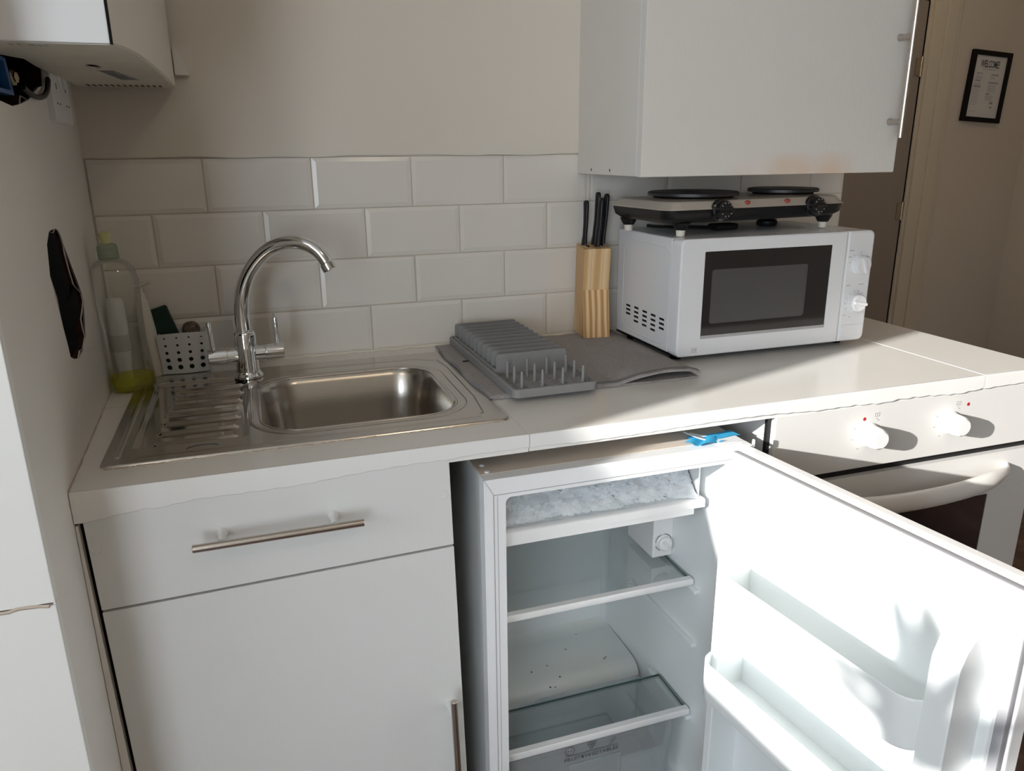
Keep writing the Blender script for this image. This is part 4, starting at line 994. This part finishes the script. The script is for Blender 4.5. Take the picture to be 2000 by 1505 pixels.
b = B(); b.plate([(ox0, .09), (ox1, .09), (ox1, .7330), (ox0, .7330)], [rrect(1.175, 1.633, .18, .644, .004, 3)], lambda x, z, c: (x, oy-.014+.02*c, z)); od = b.obj('oven_door', 'oven', ck, ang=20)
b = B(); b.box(1.17, 1.638, oy-.0125, oy-.008, .175, .649); b.obj('door_glass', 'ovenglass', od)
pts = []; NN = 28
for i in range(NN+1):
    t = i/NN; x = 1.150+(1.672-1.150)*t; bow = 1-(2*t-1)**2
    y = oy-.013-.048*(bow**.55) if bow > 0 else oy-.013
    pts.append(V((x, y, .688+.012*abs(2*t-1)**2.5)))
rings = []
for i, p in enumerate(pts):
    t = i/NN; tg = (pts[min(i+1, NN)]-pts[max(i-1, 0)]).normalized(); nx = tg.cross(V((0, 0, 1))).normalized(); k = min(1, (.35+4*min(t, 1-t)))
    rings.append([p+nx*.0125*k*math.cos(2*PI*q/14)+V((0, 0, 1))*.0190*k*math.sin(2*PI*q/14) for q in range(14)])
b = B(); b.loft(rings); b.obj('bow_handle', 'ovenh', od, ang=70)

# ================================================================== BOILER on the left wall
bl = thing('boiler', (.08, -.31, 1.431), 'white wall-hung boiler at the top left with beige curved cover', 'boiler')
zb = 1.4315
arc = [(.1505, -.617), (.1575, -.600), (.1635, -.570), (.1685, -.51), (.171, -.44), (.1735, -.35), (.1745, -.25), (.1745, -.14), (.1740, -.03)]
b = B(); b.box(.005, .1500, -.6175, -.600, zb-.001, 1.95, .002, 2); b.obj('end_panel', 'boilerW', bl)
b = B(); b.loft([[(x, y, z) for x, y in arc+[(.155, -.03), (.155, -.598), (.1505, -.598)]] for z in (zb, 1.95)]); b.obj('cover', 'boilerB', bl, ang=50)
b = B(); b.box(.1500, .1522, -.6185, -.6120, zb-.001, 1.95); b.obj('seam', 'dark', bl)
tr = [(x-.002, y) for x, y in arc[:-1]]+[(.172, -.028)]+[(.001+.030*.5, -.028), (.022, -.36), (.028, -.45), (.010, -.50), (.006, -.612), (.149, -.612)]
hs = [circ(.094, -.374, .0095, 20, .026)]
b = B(); b.plate(tr, hs, lambda x, y, c: (x, y, zb-.0018+.0025*c)); ty_ = b.obj('bottom_tray', 'boilerT', bl, ang=30)
b = B(); b.box(.020, .140, -.59, -.04, zb+.0045, 1.9); b.obj('chassis', 'dark', bl)
b = B(); b.loft([[(x, y, z) for x, y in ((.092, -.325), (.113, -.325), (.131, -.175), (.104, -.175))] for z in (zb-.0022, zb-.0016)]); st = b.obj('sticker', 'gasket', bl, smooth=False)
b = B()
for i in range(7):
    t = i/7; x0 = .092+.012*t+.003; x1 = .113+.018*t-.003; y = -.315+.13*t
    b.box(x0, x1-.002*(i % 3), y, y+.006, zb-.0026, zb-.0021)
b.obj('sticker_print', 'ink', st, smooth=False)
b = B()
for i in range(13): b.box(.035+i*.0095, .0395+i*.0095, -.075, -.045, zb-.0024, zb-.0015)
b.obj('vent_slot', 'stain', ty_, smooth=False)
b = B()
for x0, w in ((.047, .004), (.056, .003), (.066, .006), (.074, .005), (.081, .004)): b.box(x0, x0+w, -.604, -.590, zb-.0024, zb-.0015)
b.obj('faint_lettering', 'grey', ty_, smooth=False)
b = B(); b.tube([(.1728, -.32, 1.60), (.1722, -.36, 1.57), (.1712, -.40, 1.545), (.170, -.44, 1.53)], .0005, 4); b.obj('scratch', 'grey', bl)
# small cleat on the back wall beside the boiler
b = B(); b.loft([[(.176, y, 1.452), (.199, y, 1.452), (.199, y, 1.459), (.186, y, 1.492), (.176, y, 1.50)] for y in (-.028, -.005)])
tag(b.obj('wall_cleat', 'wall_left'), 'small painted wooden cleat on wall at right of the boiler', 'bracket')
# pipework showing in the torn hole under the boiler
vb = thing('blue_valve_box', (-.02, -.50, 1.40), 'blue plastic box with dark face in torn wall hole under boiler', 'valve')
def LW_(a, z, c): return (-K*a+c, a, z)
b = B(); b.plate([(-.60, 1.384), (-.456, 1.386), (-.470, 1.428), (-.60, 1.43)], [[(-.60+.006, 1.389), (-.470, 1.391), (-.4835, 1.424), (-.594, 1.424)]], lambda a, z, c: LW_(a, z, -.022+.018*c)); b.obj('rim', 'navy', vb, ang=20)
b = B(); b.plate([(-.60, 1.386), (-.462, 1.388), (-.476, 1.428), (-.60, 1.43)], [], lambda a, z, c: LW_(a, z, -.03+.012*c)); b.obj('face', 'black', vb, ang=20)
pc = thing('pipe_fitting', (-.02, -.42, 1.40), 'tarnished metal pipe fitting inside the torn wall hole', 'pipe fitting')
b = B(); b.lathe(LW_(-.435, 1.405, -.03), (1, .1, .1), [(.013, 0), (.013, .012), (.009, .014), (.009, .022)], 6); b.lathe(LW_(-.395, 1.412, -.028), (1, -.2, .0), [(.011, 0), (.011, .016), (.007, .018), (.007, .02)], 6); b.obj('nut', 'brass', pc)
b = B(); b.tube(bez(LW_(-.43, 1.398, .002), LW_(-.38, 1.384, .006), LW_(-.28, 1.386, .006), LW_(-.255, 1.428, .006)), .0038, 8)
tag(b.obj('black_cable', 'black'), 'short looped black cable hanging below boiler over wall hole', 'cable')
# black lagged pipe in the lower torn hole
pi_ = thing('lagged_pipe', (-.03, -.37, 1.12), 'black lagged pipe showing through ragged slot in left wall', 'pipe')
def PX(a, z, c=-.022): return V((-K*a+c, a, z))
b = B(); b.tube([PX(-.415, 1.30, -.037), PX(-.392, 1.205, -.037), PX(-.362, 1.13, -.037), PX(-.345, 1.09, -.037)], .100, 20, (1, .33)); b.obj('lagging', 'blackmatt', pi_, ang=60)
b = B(); b.tube([PX(-.330, 1.112, -.040), PX(-.320, 1.066, -.040)], .130, 24, (1, .29)); b.obj('collar', 'blackmatt', pi_, ang=40)
b = B(); b.tube([PX(-.345, 1.07, -.038), PX(-.338, 1.030, -.040), PX(-.33, .98, -.045)], .100, 20, (1, .32)); b.obj('lagging', 'blackmatt', pi_, ang=60)

# ================================================================== WALL SOCKET
sk2 = thing('wall_socket', (.02, -.17, 1.40), 'white double wall socket on left wall below the boiler', 'socket')
def SM(a, z, c): return (-K*a+c, a, z)
b = B(); lp = rrect(-.262, -.112, 1.3615, 1.4460, .004, 3)
b.loft([[SM(a, z, .0) for a, z in lp], [SM(a, z, .0085) for a, z in lp], [SM(a+(.002 if a < -.19 else -.002), z+(.002 if z < 1.4 else -.002), .0105) for a, z in lp]]); pt_ = b.obj('face_plate', 'plastic', sk2)
for y0 in (-.230, -.150):
    b = B()
    for (a0, a1, z0, z1) in ((y0-.002, y0+.002, 1.410, 1.419), (y0-.014, y0-.008, 1.388, 1.3905), (y0+.008, y0+.014, 1.388, 1.3905)):
        b.loft([[SM(a, z, c) for a, z in ((a0, z0), (a1, z0), (a1, z1), (a0, z1))] for c in (.0102, .0108)])
    b.obj('pin_slot', 'dark', pt_, smooth=False)
for y0 in (-.207, -.170):
    b = B(); b.loft([[SM(a, z, c) for a, z in ((y0-.006, 1.414), (y0+.006, 1.414), (y0+.006, 1.438), (y0-.006, 1.438))] for c in (.010, .0135)]); b.obj('rocker_switch', 'plastic', pt_)

# ================================================================== FRAMED POSTER in the hall
PF = Matrix.Translation((3.845, 1.4975, 1.604)) @ Matrix.Rotation(math.radians(3.2), 4, 'Y')
pf_ = thing('picture_frame', (3.845, 1.49, 1.604), 'black-framed welcome poster hanging on the hall wall at far right', 'picture')
b = B(); wf, hf = .127, .166
b.plate([(-wf, -hf), (wf, -hf), (wf, hf), (-wf, hf)], [[(-wf+.022, -hf+.022), (wf-.022, -hf+.022), (wf-.022, hf-.022), (-wf+.022, hf-.022)]], lambda x, z, c: PF @ V((x, -.018*(1-c), z))); b.obj('frame', 'frame', pf_, ang=20)
b = B(); b.box(-wf+.02, wf-.02, -.008, -.004, -hf+.02, hf-.02, xf=PF); pp = b.obj('poster', 'paper', pf_)
text('heading', 'WELCOME!', .046, PF @ frame_mtx((.0, -.0084, .091), (1, 0, 0), (0, 0, 1)), 'ink', pp, .55, .0002, .95, bold=.0009)
b = B()
def bar(x0, x1, z, h=.0016): b.box(x0, x1, -.0092, -.0082, z, z+h, xf=PF)
bar(-.045, .045, .081, .0018)
for (x0, x1, z, h) in ((-.075, -.060, .058, .006), (-.052, -.044, .058, .007), (.020, .050, .056, .005), (.056, .064, .054, .010), (-.080, -.045, .024, .006), (.012, .075, .019, .006), (-.085, -.038, -.005, .008), (.006, .030, -.034, .006), (.042, .062, -.078, .012), (.046, .060, -.098, .010)): bar(x0, x1, z, h)
for k in range(3): bar(-.078, -.035, .046-k*.006)
for k in range(2): bar(.016, .046, .047-k*.006)
for k in range(3): bar(-.082, -.040, .013-k*.005)
for k in range(5): bar(.012, .066-(k % 2)*.006, .009-k*.007)
for k in range(9): bar(-.088, -.040-(k % 3)*.004, -.014-k*.009)
for k in range(4): bar(.006, .060-(k % 2)*.01, -.042-k*.006)
bar(-.088, -.038, -.118)
b.obj('small_print', 'inklight', pp, smooth=False)

# ================================================================== CURTAIN tied back at the side window (unseen, added to shape the near edge of the sun patch)
ct = thing('added_curtain', (-1.93, -1.40, 1.2), 'gathered off-white drape added unseen at the side window to shape the sun patch', 'added_curtain')
b = B(); rings = []
for i in range(25):
    z = 1.02+1.16*i/24
    e = -1.447 if z > 1.63 else (-1.447-.060*((1.63-z)/.15) if z > 1.48 else (-1.507-.085*min(1, (1.48-z)/.12)))
    w = abs(e+1.30); lp = []
    for k in range(41): t = k/40; lp.append((-1.93+.018*math.sin(t*30+i*.1), e+w*t, z))
    rings.append(lp+[(x-.003, y, z_) for x, y, z_ in lp[::-1]])
b.loft(rings); b.obj('drape', 'paper', ct, ang=70)
b = B(); b.cyl((-1.93, -3.45, 2.2), (-1.93, -1.2, 2.2), .012, 14); b.obj('rod', 'nickel', ct)

# ================================================================== POTTED PLANT on the window sill (throws the leaf shadow)
px_, py_ = -1.92, -1.975
pp_ = thing('potted_plant', (px_, py_, WZ0), 'leafy potted plant in a small clay pot on the window sill', 'plant')
b = B(); b.lathe((px_, py_, WZ0+.0005), (0, 0, 1), [(.035, 0), (.048, .07), (.052, .07), (.052, .082), (.046, .082), (.044, .07)], 24); b.obj('pot', 'terracotta', pp_)
b = B(); b.lathe((px_, py_, WZ0+.06), (0, 0, 1), [(.043, 0), (.042, .008)], 20); b.obj('soil', 'soil', pp_)
for i, (ty_, tz_, by_, bz_, w) in enumerate(((-1.884, 1.582, -1.955, 1.42, .020), (-1.928, 1.596, -1.965, 1.42, .019), (-1.975, 1.580, -1.975, 1.42, .020), (-2.03, 1.56, -1.985, 1.41, .021), (-1.818, 1.444, -1.93, 1.45, .012), (-1.853, 1.432, -1.95, 1.42, .012),
        (-1.895, 1.52, -1.985, 1.43, .020), (-1.90, 1.485, -2.0, 1.42, .016), (-2.09, 1.50, -2.0, 1.40, .024), (-2.07, 1.44, -1.99, 1.38, .02), (-1.93, 1.44, -2.01, 1.40, .016), (-2.0, 1.5, -1.96, 1.37, .025))):
    p0 = V((px_, py_+.01*math.sin(i*2), WZ0+.06)); pb_ = V((px_+.02*math.sin(i*2.3), by_, bz_)); p3 = V((px_+.03*math.sin(i*2.3), ty_, tz_))
    b = B(); b.tube(bez(p0, p0+V((0, 0, .08)), pb_+V((0, 0, -.04)), pb_, 8), .0022, 6)
    c_ = bez(pb_, pb_+(p3-pb_)*.3+V((0, 0, .012)), pb_+(p3-pb_)*.7+V((0, 0, .012)), p3, 12); rings = []
    for k, p in enumerate(c_):
        t = k/12; tg = (c_[min(k+1, 12)]-c_[max(k-1, 0)]).normalized(); nx = tg.cross(V((1, .3, 0))).normalized(); nz = tg.cross(nx)
        ww = w*math.sin(PI*min(1, t**.85*.94+.06))**.8+.0008
        rings.append([p-nx*ww, p+nz*ww*.18, p+nx*ww, p+nz*(ww*.18+.0008)])
    b.loft(rings); b.obj('leaf', 'leaf', pp_, ang=60)
